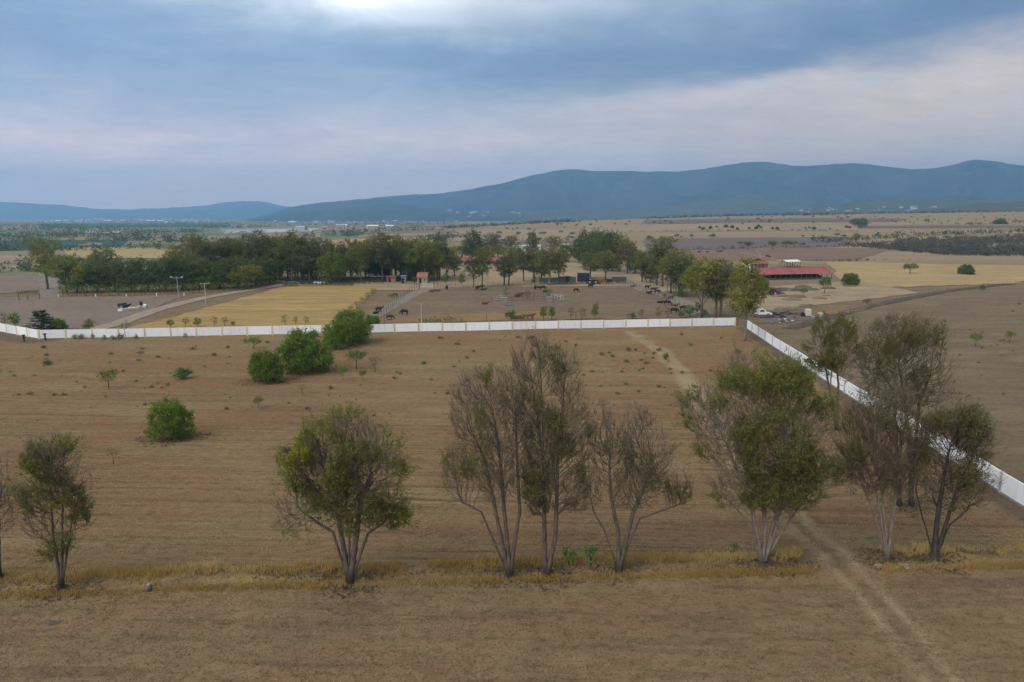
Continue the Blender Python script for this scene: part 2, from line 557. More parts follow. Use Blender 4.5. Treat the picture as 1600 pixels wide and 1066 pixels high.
def build_ground():
    xs = list(np.arange(-95, 95.01, .55))
    s, v = .55, 95.0
    ex = []
    while v < 11500:
        s = min(s * 1.09, 420)
        v += s
        ex.append(v)
    xs = np.array([-e for e in ex[::-1]] + xs + ex)
    ys = list(np.arange(-30, 22, 4.0)) + list(np.arange(22, 58, .4)) + list(np.arange(58, 135, .6))
    s, v = .6, 135.0
    while v < 12200:
        s = min(s * 1.035, 420)
        ys.append(v)
        v += s
    ys = np.array(ys)
    X, Y = np.meshgrid(xs, ys)
    Z = h(X, Y)
    near_m = (Y < 140) & (np.abs(X) < 96)
    Z = Z + np.where(near_m, .05 * (vnoise(X, Y, 1.3, 1) - .5) + .07 * (vnoise(X, Y, .8, 2) - .5), 0)
    nx, ny = len(xs), len(ys)
    i = np.arange(nx - 1)[None, :] + nx * np.arange(ny - 1)[:, None]
    F = np.stack([i, i + 1, i + nx + 1, i + nx], -1).reshape(-1, 4)
    x, y = X.ravel(), Y.ravel()
    n1 = vnoise(x, y, 3.0, 5) - .5
    n2 = vnoise(x, y, .9, 6) - .5
    yb = STRIP_Y0 + STRIP_K * x
    near = 1 - sm((y - yb + 1.25 + n1 * .7) / .6)
    wall_y = np.interp(x, [P_WL.x - 40, P_WL.x, P_WA.x, P_WB.x, P_WC.x, P_WC.x + .1], [P_WL.y + 40, P_WL.y, P_WA.y, P_WB.y, P_WC.y, P_WC.y])
    wx = P_WC.x + (P_WD.x - P_WC.x) * (P_WC.y - y) / (P_WC.y - P_WD.y)
    right = sm((x - wx) / .6) * (1 - sm((y - 330) / 60))
    inside = ((y < wall_y) & (x < wx)).astype(float)
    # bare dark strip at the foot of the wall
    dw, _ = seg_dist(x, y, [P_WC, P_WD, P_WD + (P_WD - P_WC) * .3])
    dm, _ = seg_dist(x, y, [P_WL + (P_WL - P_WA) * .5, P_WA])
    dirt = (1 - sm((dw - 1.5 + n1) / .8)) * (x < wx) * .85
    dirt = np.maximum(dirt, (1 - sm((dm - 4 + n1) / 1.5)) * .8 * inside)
    hill = sm((y - 215) / 60) * sm((x / np.maximum(y, 1) + .16) / .12) * (1 - right * 0.6)
    valley = sm((y - 230) / 80) * (1 - sm((x / np.maximum(y, 1) + .16) / .12))
    # beyond the wall, before the hill
    right = np.maximum(right, sm((y - wall_y) / 3) * .75 * (1 - sm((y - 330) / 60)))
    td, ts = seg_dist(x, y, TRACK)
    ty = sm((118 - y) / 20)
    nearer = sm((74 - y) / 22)
    one = (1 - sm((td - (.8 + .9 * sm((66 - y) / 20)) + n1 * 1.3) / 1.1)) * .62
    two = np.exp(-((td - .85 + n2 * .35) / .42) ** 2) * .85
    track = (one * (1 - nearer) + two * nearer) * inside
    track *= (.55 + .9 * vnoise(x, y, 2.2, 9))
    rut = np.exp(-((td + n2 * .3) / .34) ** 2) * .55 * nearer * inside * sm((vnoise(x, y, 1.6, 12) - .3) / .3)
    furrow = (1 - sm((y - 75) / 45)) * (1 - .7 * near) * .9 + .25
    furrow *= (.45 + .9 * vnoise(x, y, 14, 8))
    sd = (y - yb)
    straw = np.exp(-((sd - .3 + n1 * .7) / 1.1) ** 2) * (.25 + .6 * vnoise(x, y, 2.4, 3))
    shade = np.exp(-((sd - .4 + n1) / .8) ** 2) * sm((vnoise(x, y, 3.1, 4) - .45) / .2) * .45  # understory shade of the grass strip, put into the soil colour
    dirt = np.maximum(dirt, shade)  # dirt carries both the real soil and the painted understory shade
    straw *= (1 - sm((2.2 - td) / 1.0))
    attrs = dict(near=near, right=np.clip(right, 0, 1), dirt=dirt, hill=hill, valley=valley, track=np.clip(track, 0, 1), rut=np.clip(rut, 0, 1), furrow=np.clip(furrow, 0, 1), straw=np.clip(straw, 0, 1))
    me = mesh_np('ground', np.stack([x, y, Z.ravel()], -1), F, ground_mat(), attrs, smooth=True)
    tag(link('ground', me), kind='structure')

build_ground()

# ------------------------------------------------------------------ fields and roads as draped sheets
def drape(name, pts, m, off=.02, n=(30, 14), jit=.0, seed=1):
    """four ground corners (TL, TR, BR, BL) as a sheet that follows the terrain"""
    q = [gp(*p) for p in pts]
    u, v = np.meshgrid(np.linspace(0, 1, n[0]), np.linspace(0, 1, n[1]))
    if jit:
        r = np.random.default_rng(seed)
        e = jit
        u = u + (r.random(u.shape) - .5) * e * np.where((u == 0) | (u == 1), 1, 0)
        v = v + (r.random(v.shape) - .5) * e * np.where((v == 0) | (v == 1), 1, 0)
    P = [np.array([p.x, p.y]) for p in q]
    XY = (P[0][None, None] * ((1 - u) * (1 - v))[..., None] + P[1][None, None] * (u * (1 - v))[..., None] + P[2][None, None] * (u * v)[..., None] + P[3][None, None] * ((1 - u) * v)[..., None])
    X, Y = XY[..., 0], XY[..., 1]
    Z = h(X, Y) + off + .00035 * np.hypot(X, Y)
    nx = n[0]
    i = np.arange(nx - 1)[None, :] + nx * np.arange(n[1] - 1)[:, None]
    F = np.stack([i, i + nx, i + nx + 1, i + 1], -1).reshape(-1, 4)
    me = mesh_np(name, np.stack([X, Y, Z], -1).reshape(-1, 3), F, m)
    return tag(link(name, me), kind='structure')

def ribbon(name, pxs, w, m, off=.03, seed=0):
    pts = [gp(*p) for p in pxs]
    P = np.array([[p.x, p.y] for p in pts])
    L = np.concatenate([[0], np.cumsum(np.hypot(*np.diff(P, axis=0).T))])
    t = np.linspace(0, L[-1], max(12, int(L[-1] / 3)))
    X, Y = np.interp(t, L, P[:, 0]), np.interp(t, L, P[:, 1])
    k = np.ones(7) / 7
    Xs = np.convolve(np.pad(X, 3, mode='edge'), k, 'valid')
    Ys = np.convolve(np.pad(Y, 3, mode='edge'), k, 'valid')
    dx, dy = np.gradient(Xs), np.gradient(Ys)
    ln = np.hypot(dx, dy)
    nx_, ny_ = -dy / ln, dx / ln
    r = np.random.default_rng(seed)
    cols = []
    for s in np.linspace(-.5, .5, 5):
        ww = w * (s + (np.sign(s) * .09 * (r.random(len(t)) - .5) if abs(s) == .5 else 0))
        x, y = Xs + nx_ * ww, Ys + ny_ * ww
        cols.append(np.stack([x, y, h(x, y) + off + .00035 * np.hypot(x, y)], -1))
    V = np.stack(cols, 1).reshape(-1, 3)
    i = (np.arange(4)[None, :] + 5 * np.arange(len(t) - 1)[:, None])
    F = np.stack([i, i + 1, i + 6, i + 5], -1).reshape(-1, 4)
    return tag(link(name, mesh_np(name, V, F, m)), kind='structure')

M_gold = land_mat('golden_stubble', (.50, .335, .105), (.38, .240, .095), (.25, .17, .085), streak=.8, rot=.35, big=.09, lines=.9)
M_gold2 = land_mat('pale_golden_grass', (.52, .37, .15), (.42, .285, .125), (.31, .215, .11), streak=.6, rot=-.1, big=.05, lines=.5)
M_pen = land_mat('trampled_pen_soil', (.205, .142, .092), (.245, .165, .085), (.16, .110, .078), streak=.6, big=.05)
M_greyfield = land_mat('grey_brown_field', (.245, .185, .140), (.215, .155, .115), (.27, .20, .13), streak=.5, big=.05)
M_road = land_mat('dusty_road', (.40, .305, .215), (.34, .26, .19), streak=.3, big=.15)
M_lane = land_mat('grey_lane', (.29, .235, .185), (.25, .20, .16), streak=.3, big=.15)
M_strawland = land_mat('straw_ground', (.42, .32, .18), (.34, .245, .14), (.27, .19, .12), streak=.5, big=.05)
M_plough = land_mat('ploughed_field', (.175, .135, .112), (.205, .152, .118), (.15, .115, .1), streak=.5, big=.02)
M_redfield = land_mat('red_brown_field', (.235, .155, .095), (.205, .138, .10), (.28, .17, .09), streak=.6, big=.012)
M_tanhill = land_mat('tan_pasture', (.40, .285, .165), (.33, .235, .14), (.27, .19, .12), streak=.5, big=.012)
M_teal = land_mat('green_crop', (.045, .10, .075), (.06, .12, .08), streak=.4, big=.01)
M_green = land_mat('pale_green_crop', (.18, .24, .12), (.15, .21, .11), streak=.4, big=.01)
M_lake = land_mat('pale_plastic_tunnels', (.50, .52, .52), (.45, .47, .48), streak=.3, big=.01)
M_darkdirt = land_mat('dark_damp_soil', (.115, .082, .060), (.145, .105, .078), streak=.5, big=.1)
M_orange = land_mat('orange_soil', (.33, .195, .085), (.26, .155, .075), streak=.5, big=.06)

# behind the wall
drape('straw_ground', [(560, 440), (1065, 436), (1080, 456), (545, 453)], M_strawland, .012)
drape('straw_ground', [(690, 413), (1010, 409), (1070, 438), (680, 441)], M_strawland, .012)
drape('golden_field', [(447, 447.5), (592, 447), (522, 514), (186, 516)], M_gold, .02, (60, 40), .03)
drape('brown_field', [(-60, 466), (285, 462.5), (165, 515), (-60, 511)], M_greyfield, .015, (30, 16), .02)
drape('corral_soil', [(655, 449.5), (985, 446.5), (1092, 497), (590, 506)], M_pen, .02, (40, 24), .02)
drape('orange_soil', [(598, 496), (850, 486), (870, 500), (590, 506)], M_orange, .035, (24, 6), .2)
drape('grey_field', [(-60, 432), (78, 429), (62, 455), (-60, 463)], M_greyfield, .02, (16, 8))
ribbon('dirt_road', [(120, 522), (165, 512), (250, 482), (330, 463), (428, 448), (470, 440)], 4.5, M_road)
ribbon('farm_lane', [(540, 518), (572, 500), (610, 480), (655, 455), (700, 447)], 4.2, M_lane)
ribbon('farm_lane', [(952, 424), (965, 432), (985, 446), (1030, 458), (1068, 473), (1105, 494)], 6.0, M_lane)
ribbon('farm_lane', [(430, 446), (560, 444), (700, 443.5), (850, 442), (985, 441)], 3.5, M_strawland)
ribbon('farm_lane', [(72, 418), (76, 440), (80, 466)], 6, M_lane)
# to the right of the wall
drape('golden_field', [(1290, 409), (1660, 417), (1660, 441), (1330, 452)], M_gold2, .02, (30, 14), .03)
drape('straw_ground', [(1180, 449), (1335, 440), (1440, 458), (1190, 486)], M_strawland, .015, (20, 10), .04)
drape('brown_field', [(1185, 387), (1395, 389), (1330, 408), (1190, 407)], M_redfield, .02, (20, 8), .03)
drape('ploughed_field', [(1005, 374), (1335, 371), (1310, 386), (1010, 393)], M_plough, .02, (24, 8), .03)
drape('ploughed_field', [(1030, 395), (1180, 389), (1190, 407), (1050, 412)], M_redfield, .02, (20, 8), .03)
ribbon('dirt_track', [(1680, 432), (1600, 441), (1480, 455), (1400, 470), (1345, 482), (1290, 498), (1225, 516)], 3.2, M_darkdirt)
ribbon('dirt_track', [(1150, 393), (1195, 402), (1260, 417)], 3.0, M_strawland)
drape('dark_soil', [(1180, 448), (1262, 452), (1250, 456), (1180, 455)], M_darkdirt, .03, (20, 5), .2)
drape('dark_soil', [(1265, 484), (1330, 478), (1350, 487), (1270, 493)], M_orange, .03, (20, 5), .2)
drape('ash_ground', [(1178, 486), (1290, 484), (1272, 500), (1185, 506)], M_plough, .03, (20, 8), .1)
# hill strips
drape('tan_field', [(905, 352), (1340, 352), (1340, 361), (900, 364)], M_tanhill, .02, (30, 6))
drape('ploughed_field', [(1010, 344.5), (1420, 342), (1400, 347), (1000, 351)], M_plough, .02, (30, 5))
drape('ploughed_field', [(1330, 353.5), (1660, 353), (1660, 356), (1330, 357)], M_plough, .02, (30, 5))
drape('tan_field', [(700, 362), (900, 358), (900, 376), (700, 378)], M_tanhill, .02, (30, 6))
drape('ploughed_field', [(720, 380), (905, 377), (905, 386), (720, 388)], M_plough, .02, (30, 6))
# the valley on the left
VAL = [
    ('tan_field', M_gold2, [(95, 386), (285, 389), (285, 404), (110, 404)]),
    ('tan_field', M_tanhill, [(-40, 400), (62, 400), (58, 411), (-40, 412)]),
    ('green_field', M_teal, [(-40, 377), (200, 376), (190, 385), (-40, 394)]),
    ('tan_field', M_tanhill, [(96, 372.5), (240, 371.5), (235, 374.5), (96, 375.5)]),
    ('tan_field', M_tanhill, [(120, 380), (160, 380), (160, 385), (120, 385)]),
    ('green_field', M_green, [(-40, 363), (76, 363), (70, 367.5), (-40, 369)]),
    ('tan_field', M_tanhill, [(-40, 357), (64, 356.5), (60, 359.5), (-40, 360.5)]),
    ('plastic_tunnels', M_lake, [(112, 362), (190, 362.2), (182, 365), (112, 364)]),
    ('tan_field', M_tanhill, [(235, 370), (300, 369.5), (300, 376), (235, 377)]),
    ('green_field', M_green, [(205, 361), (420, 360), (400, 366), (205, 367)]),
    ('plastic_tunnels', M_lake, [(345, 359.5), (500, 357), (485, 362), (350, 365)]),
    ('tan_field', M_tanhill, [(500, 357.5), (700, 355.5), (690, 358.5), (480, 361)]),
    ('tan_field', M_gold2, [(500, 376), (690, 370), (700, 392), (500, 394)]),
    ('tan_field', M_tanhill, [(560, 367), (680, 364), (680, 368), (560, 371)]),
    ('green_field', M_teal, [(60, 350), (360, 349.5), (360, 355), (60, 356)]),
    ('tan_field', M_tanhill, [(500, 344), (720, 343), (720, 345), (500, 346.5)]),
    ('tan_field', M_tanhill, [(400, 366), (500, 364), (500, 372), (400, 374)]),
]
for nm, mm, pts in VAL:
    drape(nm, pts, mm, .05, (24, 6))

# ------------------------------------------------------------------ mountains and far hills
def hills(name, prof, y_base, y_top, y_back, m, seed, rough=.2, nu=260, nv=70, base_z=-4.0, nearer=1.0):
    """a range whose skyline follows prof (photograph pixels) at distance y_top"""
    r = np.random.default_rng(seed)
    px = np.linspace(prof[0][0], prof[-1][0], nu)
    py = np.interp(px, [p[0] for p in prof], [p[1] for p in prof])
    py = np.convolve(np.pad(py, 3, mode='edge'), np.ones(7) / 7, 'valid')
    py = py + 1.6 * (vnoise(px, px * 0, 23, seed) - .5) + 1.0 * (vnoise(px, px * 0, 9, seed + 1) - .5)
    lat = np.array([ray(p, q)[0] / ray(p, q)[1] for p, q in zip(px, py)])
    up = np.array([ray(p, q)[2] / ray(p, q)[1] for p, q in zip(px, py)])
    v = np.linspace(0, 1, nv)
    vt = .62
    y_top = y_top * np.interp(np.arange(nu), [0, nu * .35, nu * .8], [1, 1, nearer])[None, :]
    vv = v[:, None]
    YY = np.where(vv < vt, y_base + (y_top - y_base) * vv / vt, y_top + (y_back - y_top) * (vv - vt) / (1 - vt))
    Hh = CAM_H + up * y_top[0]
    S = np.where(v < vt, np.clip(v / vt, 0, 1) ** 1.25, 1 - sm((v - vt) / (1 - vt)))
    LX = lat[None, :] + 0 * YY
    X = LX * YY
    Z = base_z + (Hh[None, :] - base_z) * S[:, None]
    amp = rough * (Hh[None, :] - base_z) * (4 * S * (1 - S))[:, None]
    for k, s in enumerate((1500, 700, 330, 160)):
        n = vnoise(X + 31 * k, YY * .6 + 17 * k, s, seed + k)
        Z = Z + amp * (1 - 2 * np.abs(2 * n - 1)) * (.6 ** k) * .7
    Z[v >= vt] = np.minimum(Z[v >= vt], (Hh[None, :] * 0.995 + 0 * Z)[v >= vt])
    Zl = CAM_H + up[None, :] * YY          # never above the line of sight to the crest
    Z = np.where((v < vt)[:, None], np.minimum(Z, Zl - 2), Z)
    i = np.arange(nu - 1)[None, :] + nu * np.arange(nv - 1)[:, None]
    F = np.stack([i, i + 1, i + nu + 1, i + nu], -1).reshape(-1, 4)
    me = mesh_np(name, np.stack([X, YY, Z], -1).reshape(-1, 3), F, m, smooth=True)
    return tag(link(name, me), kind='structure')

def hill_mat(name, c1, c2, c3, s):
    m, g, b = newmat(name)
    p = g.pos()
    col = g.mix(g.ramp(g.noise(p, s, 7, .65), .38, .62), c1, c2)
    col = g.mix(g.m('MULTIPLY', g.ramp(g.noise(p, s * 5, 6, .7), .52, .68), .6), col, c3)
    g.put(b.inputs['Base Color'], col)
    b.inputs['Roughness'].default_value = 1
    b.inputs['Specular IOR Level'].default_value = 0
    return m
M_mount = hill_mat('hazed_mountain_scrub', (.014, .026, .042), (.040, .052, .066), (.14, .125, .11), .0022)  # scrub with the blue of distant haze mixed into its colour
M_lowhill = hill_mat('low_hill_scrub', (.05, .055, .038), (.075, .072, .046), (.20, .155, .10), .004)

MAIN = [(380, 345), (430, 331), (470, 320), (510, 316), (560, 311), (620, 305), (700, 301), (740, 294), (790, 285), (830, 275), (860, 268), (888, 262), (915, 267),
        (960, 266), (1010, 268), (1060, 268), (1110, 263), (1150, 255), (1190, 251), (1230, 257), (1260, 260), (1300, 255), (1345, 254), (1390, 262), (1440, 265),
        (1480, 261), (1510, 250), (1532, 247), (1560, 253), (1590, 259), (1640, 262), (1760, 268), (1950, 280), (2150, 300)]
hills('mountain', MAIN, 4300, 7800, 10400, M_mount, 3, .42, nearer=.62)
hills('far_mountain', [(-500, 322), (-250, 310), (-80, 312), (0, 314), (50, 318), (100, 319), (140, 326), (190, 328), (230, 325), (300, 327), (350, 325), (400, 320), (440, 325), (520, 332), (600, 338)],
      8600, 10700, 11600, M_mount, 9, .2, 160, 40)
hills('far_mountain', [(250, 326), (310, 322), (350, 317), (385, 313), (410, 315), (450, 322), (500, 328)], 11200, 11900, 12350, M_mount, 19, .1, 60, 24)
hills('low_hill', [(1130, 336), (1230, 331), (1290, 321), (1350, 314), (1420, 309), (1500, 306), (1560, 310), (1620, 306), (1720, 300), (1900, 306)], 2700, 3500, 4200, M_lowhill, 21, .25, 160, 50)
hills('low_hill', [(1400, 334), (1470, 326), (1530, 318), (1600, 314), (1700, 312), (1850, 322)], 2000, 2500, 2900, M_lowhill, 25, .22, 120, 40)
hills('low_hill', [(820, 333), (860, 328), (900, 326), (950, 328), (1010, 328), (1080, 314), (1130, 312), (1180, 300), (1230, 312), (1300, 330)], 4000, 4600, 5200, M_lowhill, 23, .15, 120, 40)

# ------------------------------------------------------------------ air
def build_haze():
    m = bpy.data.materials.new('pale_haze')
    m.use_nodes = True
    n = m.node_tree.nodes
    n.clear()
    out = n.new('ShaderNodeOutputMaterial')
    v = n.new('ShaderNodeVolumePrincipled')
    v.inputs['Color'].default_value = HAZE_COL
    v.inputs['Density'].default_value = HAZE_D
    v.inputs['Anisotropy'].default_value = 0.4
    m.node_tree.links.new(v.outputs[0], out.inputs['Volume'])
    mb = MB()
    mb.box((0, 6200, 405), (30000, 12700, 870))
    o = mb.build('haze', m)
    tag(o, kind='stuff')
HAZE_COL = (.40, .71, 1.0, 1)
HAZE_D = 1.5e-4
build_haze()

# ------------------------------------------------------------------ plants: materials
def leaf_mat(name, c1, c2, c3, trans=.25):
    """c1..c3: leaf colours spread over the crown by the per-leaf value 'tint'"""
    m, g, b = newmat(name)
    t = g.attr('tint').outputs['Fac']
    col = g.mix(g.ramp(t, 0.0, .55), c1, c2)
    col = g.mix(g.ramp(t, .6, 1.0), col, c3)
    hsv = g.n.new('ShaderNodeHueSaturation')
    g.put(hsv.inputs['Color'], col)
    g.put(hsv.inputs['Value'], g.m('ADD', g.m('MULTIPLY', g.rand(), .3), .85))
    g.put(hsv.inputs['Hue'], g.m('ADD', g.m('MULTIPLY', g.rand(), .02), .49))
    col = hsv.outputs[0]
    g.put(b.inputs['Base Color'], col)
    b.inputs['Roughness'].default_value = .7
    b.inputs['Specular IOR Level'].default_value = .12
    tr = g.n.new('ShaderNodeBsdfTranslucent')
    g.put(tr.inputs['Color'], col)
    mx = g.n.new('ShaderNodeMixShader')
    mx.inputs[0].default_value = trans
    g.l.new(b.outputs[0], mx.inputs[1])
    g.l.new(tr.outputs[0], mx.inputs[2])
    g.l.new(mx.outputs[0], g.n['Material Output'].inputs['Surface'])
    return m

def bark_mat(name, c1, c2, c3, base=None, top=2.0):
    m, g, b = newmat(name)
    p = g.objco()
    n = g.noise(g.map(p, (2.2, 2.2, .7)), 1.6, 6, .7, .5)
    col = g.mix(g.ramp(n, .38, .62), c1, c2)
    col = g.mix(g.m('MULTIPLY', g.ramp(g.noise(g.map(p, (6, 6, 1)), 1.5, 5, .7), .5, .7), .6), col, c3)
    if base:
        sep = g.n.new('ShaderNodeSeparateXYZ')
        g.put(sep.inputs[0], p)
        hgt = g.m('ADD', sep.outputs[2], g.m('MULTIPLY', n, 1.6))
        col = g.mix(g.ramp(hgt, top + .9, top), col, base)
    g.put(b.inputs['Base Color'], col)
    g.put(b.inputs['Normal'], g.bump(n, .6, .03))
    b.inputs['Specular IOR Level'].default_value = .1
    return m

L_euc = leaf_mat('eucalyptus_leaf', (.155, .165, .042), (.215, .218, .052), (.33, .315, .055), .48)
L_eucdull = leaf_mat('dull_eucalyptus_leaf', (.160, .150, .062), (.205, .185, .070), (.24, .205, .072), .45)
L_dark = leaf_mat('dark_green_leaf', (.096, .130, .046), (.138, .172, .056), (.21, .23, .062), .48)
L_molle = leaf_mat('pepper_tree_leaf', (.130, .190, .022), (.185, .25, .032), (.24, .30, .045), .48)
L_molledark = leaf_mat('deep_green_leaf', (.105, .165, .024), (.155, .225, .034), (.21, .28, .045), .48)
L_yellow = leaf_mat('yellow_green_leaf', (.19, .19, .030), (.26, .25, .036), (.33, .29, .05), .45)
L_bright = leaf_mat('bright_green_leaf', (.07, .14, .022), (.10, .19, .03), (.13, .22, .04))
L_grey = leaf_mat('grey_green_leaf', (.135, .142, .070), (.175, .178, .082), (.22, .21, .085), .42)
L_scrub = leaf_mat('dry_scrub_leaf', (.095, .092, .062), (.125, .115, .078), (.165, .145, .09), .35)
L_pine = leaf_mat('conifer_needle', (.024, .050, .030), (.036, .070, .036), (.06, .095, .045))
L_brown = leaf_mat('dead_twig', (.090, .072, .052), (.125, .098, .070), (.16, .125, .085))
L_grass = leaf_mat('dry_grass_blade', (.42, .29, .090), (.52, .37, .125), (.60, .46, .20), .4)
L_litter = leaf_mat('dry_stubble', (.28, .205, .110), (.35, .26, .145), (.46, .36, .22), .25)
L_cactus = leaf_mat('cactus_pad', (.095, .13, .045), (.125, .165, .055), (.165, .20, .07), .05)
L_weed = leaf_mat('dark_weed', (.050, .055, .026), (.072, .072, .036), (.10, .095, .05))
B_grey = bark_mat('grey_bark', (.135, .108, .082), (.085, .066, .050), (.22, .185, .145), (.040, .030, .025), .9)
B_brown = bark_mat('brown_bark', (.16, .122, .095), (.085, .064, .052), (.175, .135, .105), (.040, .030, .025), 1.2)
B_dark = bark_mat('dark_bark', (.070, .054, .044), (.050, .038, .032), (.12, .095, .078))
B_pale = bark_mat('pale_bark', (.24, .20, .16), (.15, .12, .092), (.35, .305, .255), (.10, .08, .065), .8)
TWIG = {}
def twig_mat(name, c):
    m, g, b = newmat(name)
    n = g.noise(g.objco(), 1.2, 3)
    g.put(b.inputs['Base Color'], g.mix(g.ramp(n, .4, .6), c, tuple(.7 * v for v in c)))
    return m
TW_grey = twig_mat('grey_twig', (.165, .130, .096))
TW_brown = twig_mat('brown_twig', (.150, .108, .074))

# ------------------------------------------------------------------ plants: growth
def colonize(att, stems, step, di, dk, up, rng, iters=160, join=.75):
    """grow a branch skeleton through a cloud of points; stems: lists of 3-D points"""
    P, par, depth = [], [], []
    for st in stems:
        st = [np.asarray(q, float) for q in st]
        last = -1
        if P:
            # a later stem grows out of the earlier wood when it starts close to it
            dd = np.linalg.norm(np.array(P) - st[0], axis=1)
            if dd.min() < join:
                last = int(dd.argmin())
                st[0] = P[last] + (st[1] - P[last]) * .08
        for k, (a, b) in enumerate(zip(st[:-1], st[1:])):
            n = max(1, int(np.linalg.norm(b - a) / step))
            for i in range(n + (k == len(st) - 2)):
                P.append(a + (b - a) * i / n + rng.normal(0, step * .05, 3) * (i > 0))
                par.append(last)
                last = len(P) - 1
    P = [np.asarray(p) for p in P]
    PA = np.array(P)
    near_d = np.full(len(att), 1e9)
    near_i = np.zeros(len(att), int)
    alive = np.ones(len(att), bool)
    kids = np.zeros(100000, np.int32)
    for k, p in enumerate(par):
        if p >= 0:
            kids[p] += 1
    new = np.arange(len(P))
    for _ in range(iters):
        A = np.nonzero(alive)[0]
        if len(A) == 0 or len(new) == 0:
            break
        D = np.linalg.norm(att[A][:, None] - PA[new][None], axis=2)
        j = D.argmin(1)
        d = D[np.arange(len(A)), j]
        k = d < near_d[A]
        near_d[A[k]] = d[k]
        near_i[A[k]] = new[j[k]]
        alive &= near_d > dk
        A = np.nonzero(alive & (near_d < di))[0]
        if len(A) == 0:
            break
        acc = {}
        v = att[A] - PA[near_i[A]]
        v /= np.linalg.norm(v, axis=1)[:, None]
        idx = near_i[A]
        order = np.argsort(idx, kind='stable')
        idx, v = idx[order], v[order]
        u, s = np.unique(idx, return_index=True)
        S = np.add.reduceat(v, s, axis=0)
        ok = kids[u] < 4
        u, S = u[ok], S[ok]
        if len(u) == 0:
            break
        S /= np.maximum(np.linalg.norm(S, axis=1)[:, None], 1e-6)
        pd = PA[u] - PA[np.maximum(np.array(par)[u], 0)]
        pd /= np.maximum(np.linalg.norm(pd, axis=1)[:, None], 1e-6)
        dirv = S + .45 * pd + np.array([0, 0, up]) + rng.normal(0, .16, S.shape)
        dirv /= np.linalg.norm(dirv, axis=1)[:, None]
        NP = PA[u] + dirv * step
        base = len(PA)
        PA = np.vstack([PA, NP])
        par += list(u)
        kids[u] += 1
        new = np.arange(base, len(PA))
    return PA, np.array(par)

def pipe_radii(P, par, tip, power, base_r):
    n = len(P)
    nch = np.bincount(par[par >= 0], minlength=n)
    acc = np.where(nch == 0, tip ** power, 0.0)
    for i in range(n - 1, -1, -1):
        if par[i] >= 0:
            acc[par[i]] += acc[i]
    r = acc ** (1 / power)
    roots = np.nonzero(par < 0)[0]
    rmax = r[roots].max()
    if base_r:
        e = math.log(base_r / tip) / math.log(rmax / tip)
        r = tip * (r / tip) ** e
    return r, nch

def skeleton_mesh(name, P, par, rad, sel, m, sides=5):
    """tube mesh of the nodes in sel; each node one ring, rings joined along the skeleton"""
    sel = np.asarray(sel)
    pp = np.where(par >= 0, par, 0)
    D = P - P[pp]
    roots = par < 0
    first = {}
    for i in np.nonzero(par >= 0)[0]:
        first.setdefault(par[i], i)
    for r0 in np.nonzero(roots)[0]:
        if r0 in first:
            D[r0] = P[first[r0]] - P[r0]
    D /= np.maximum(np.linalg.norm(D, axis=1)[:, None], 1e-6)
    ref = np.array([.31, .93, .17])
    e1 = np.cross(D, ref)
    e1 /= np.maximum(np.linalg.norm(e1, axis=1)[:, None], 1e-6)
    e2 = np.cross(D, e1)
    inc = np.zeros(len(P), bool)
    inc[sel] = True
    edges = np.nonzero(inc & (par >= 0))[0]
    used = inc.copy()
    used[par[edges]] = True
    idx = np.cumsum(used) - 1
    U = np.nonzero(used)[0]
    ang = np.arange(sides) * 2 * np.pi / sides
    rr = rad.copy()
    # a limb leaves its parent with its own thickness, not the parent's
    big = {}
    V = P[U][:, None] + rr[U][:, None, None] * (np.cos(ang)[None, :, None] * e1[U][:, None] + np.sin(ang)[None, :, None] * e2[U][:, None])
    V = V.reshape(-1, 3)
    thin = (rad[edges] < .55 * rad[par[edges]])
    F = []
    k = np.arange(sides)
    ea = edges[~thin]
    a, b = idx[par[ea]], idx[ea]
    F.append(np.stack([a[:, None] * sides + k, a[:, None] * sides + (k + 1) % sides, b[:, None] * sides + (k + 1) % sides, b[:, None] * sides + k], -1).reshape(-1, 4))
    et = edges[thin]
    if len(et):
        # ring of its own inside the thicker parent
        VR = P[par[et]][:, None] + (rad[et] * 1.15)[:, None, None] * (np.cos(ang)[None, :, None] * e1[et][:, None] + np.sin(ang)[None, :, None] * e2[et][:, None])
        o = len(V) // sides + np.arange(len(et))
        V = np.vstack([V, VR.reshape(-1, 3)])
        b = idx[et]
        F.append(np.stack([o[:, None] * sides + k, o[:, None] * sides + (k + 1) % sides, b[:, None] * sides + (k + 1) % sides, b[:, None] * sides + k], -1).reshape(-1, 4))
    F = np.vstack(F)
    return mesh_np(name, V, F, m, smooth=True)

def unit(v):
    return v / np.maximum(np.linalg.norm(v, axis=-1, keepdims=True), 1e-9)

def grow_twigs(P, par, nch, rad, rng, k, length, spread, up, rmax=.03):
    """fine twigs from the ends and thin stretches of the skeleton: (start, mid, end) points"""
    ends = np.nonzero(nch == 0)[0]
    thin = np.nonzero((rad < rmax) & (nch > 0) & (par >= 0))[0]
    src = np.concatenate([np.repeat(ends, k), np.repeat(thin, max(1, k // 3))])
    d = unit(P[src] - P[np.maximum(par[src], 0)])
    n = len(src)
    d0 = unit(d + rng.normal(0, spread, (n, 3)) + np.array([0, 0, up]))
    d1 = unit(d0 + rng.normal(0, spread * .5, (n, 3)) + np.array([0, 0, up * .6]))
    L = length * (.5 + rng.random(n))[:, None]
    A = P[src]
    B = A + d0 * L * .5
    C = B + d1 * L * .5
    return A, B, C

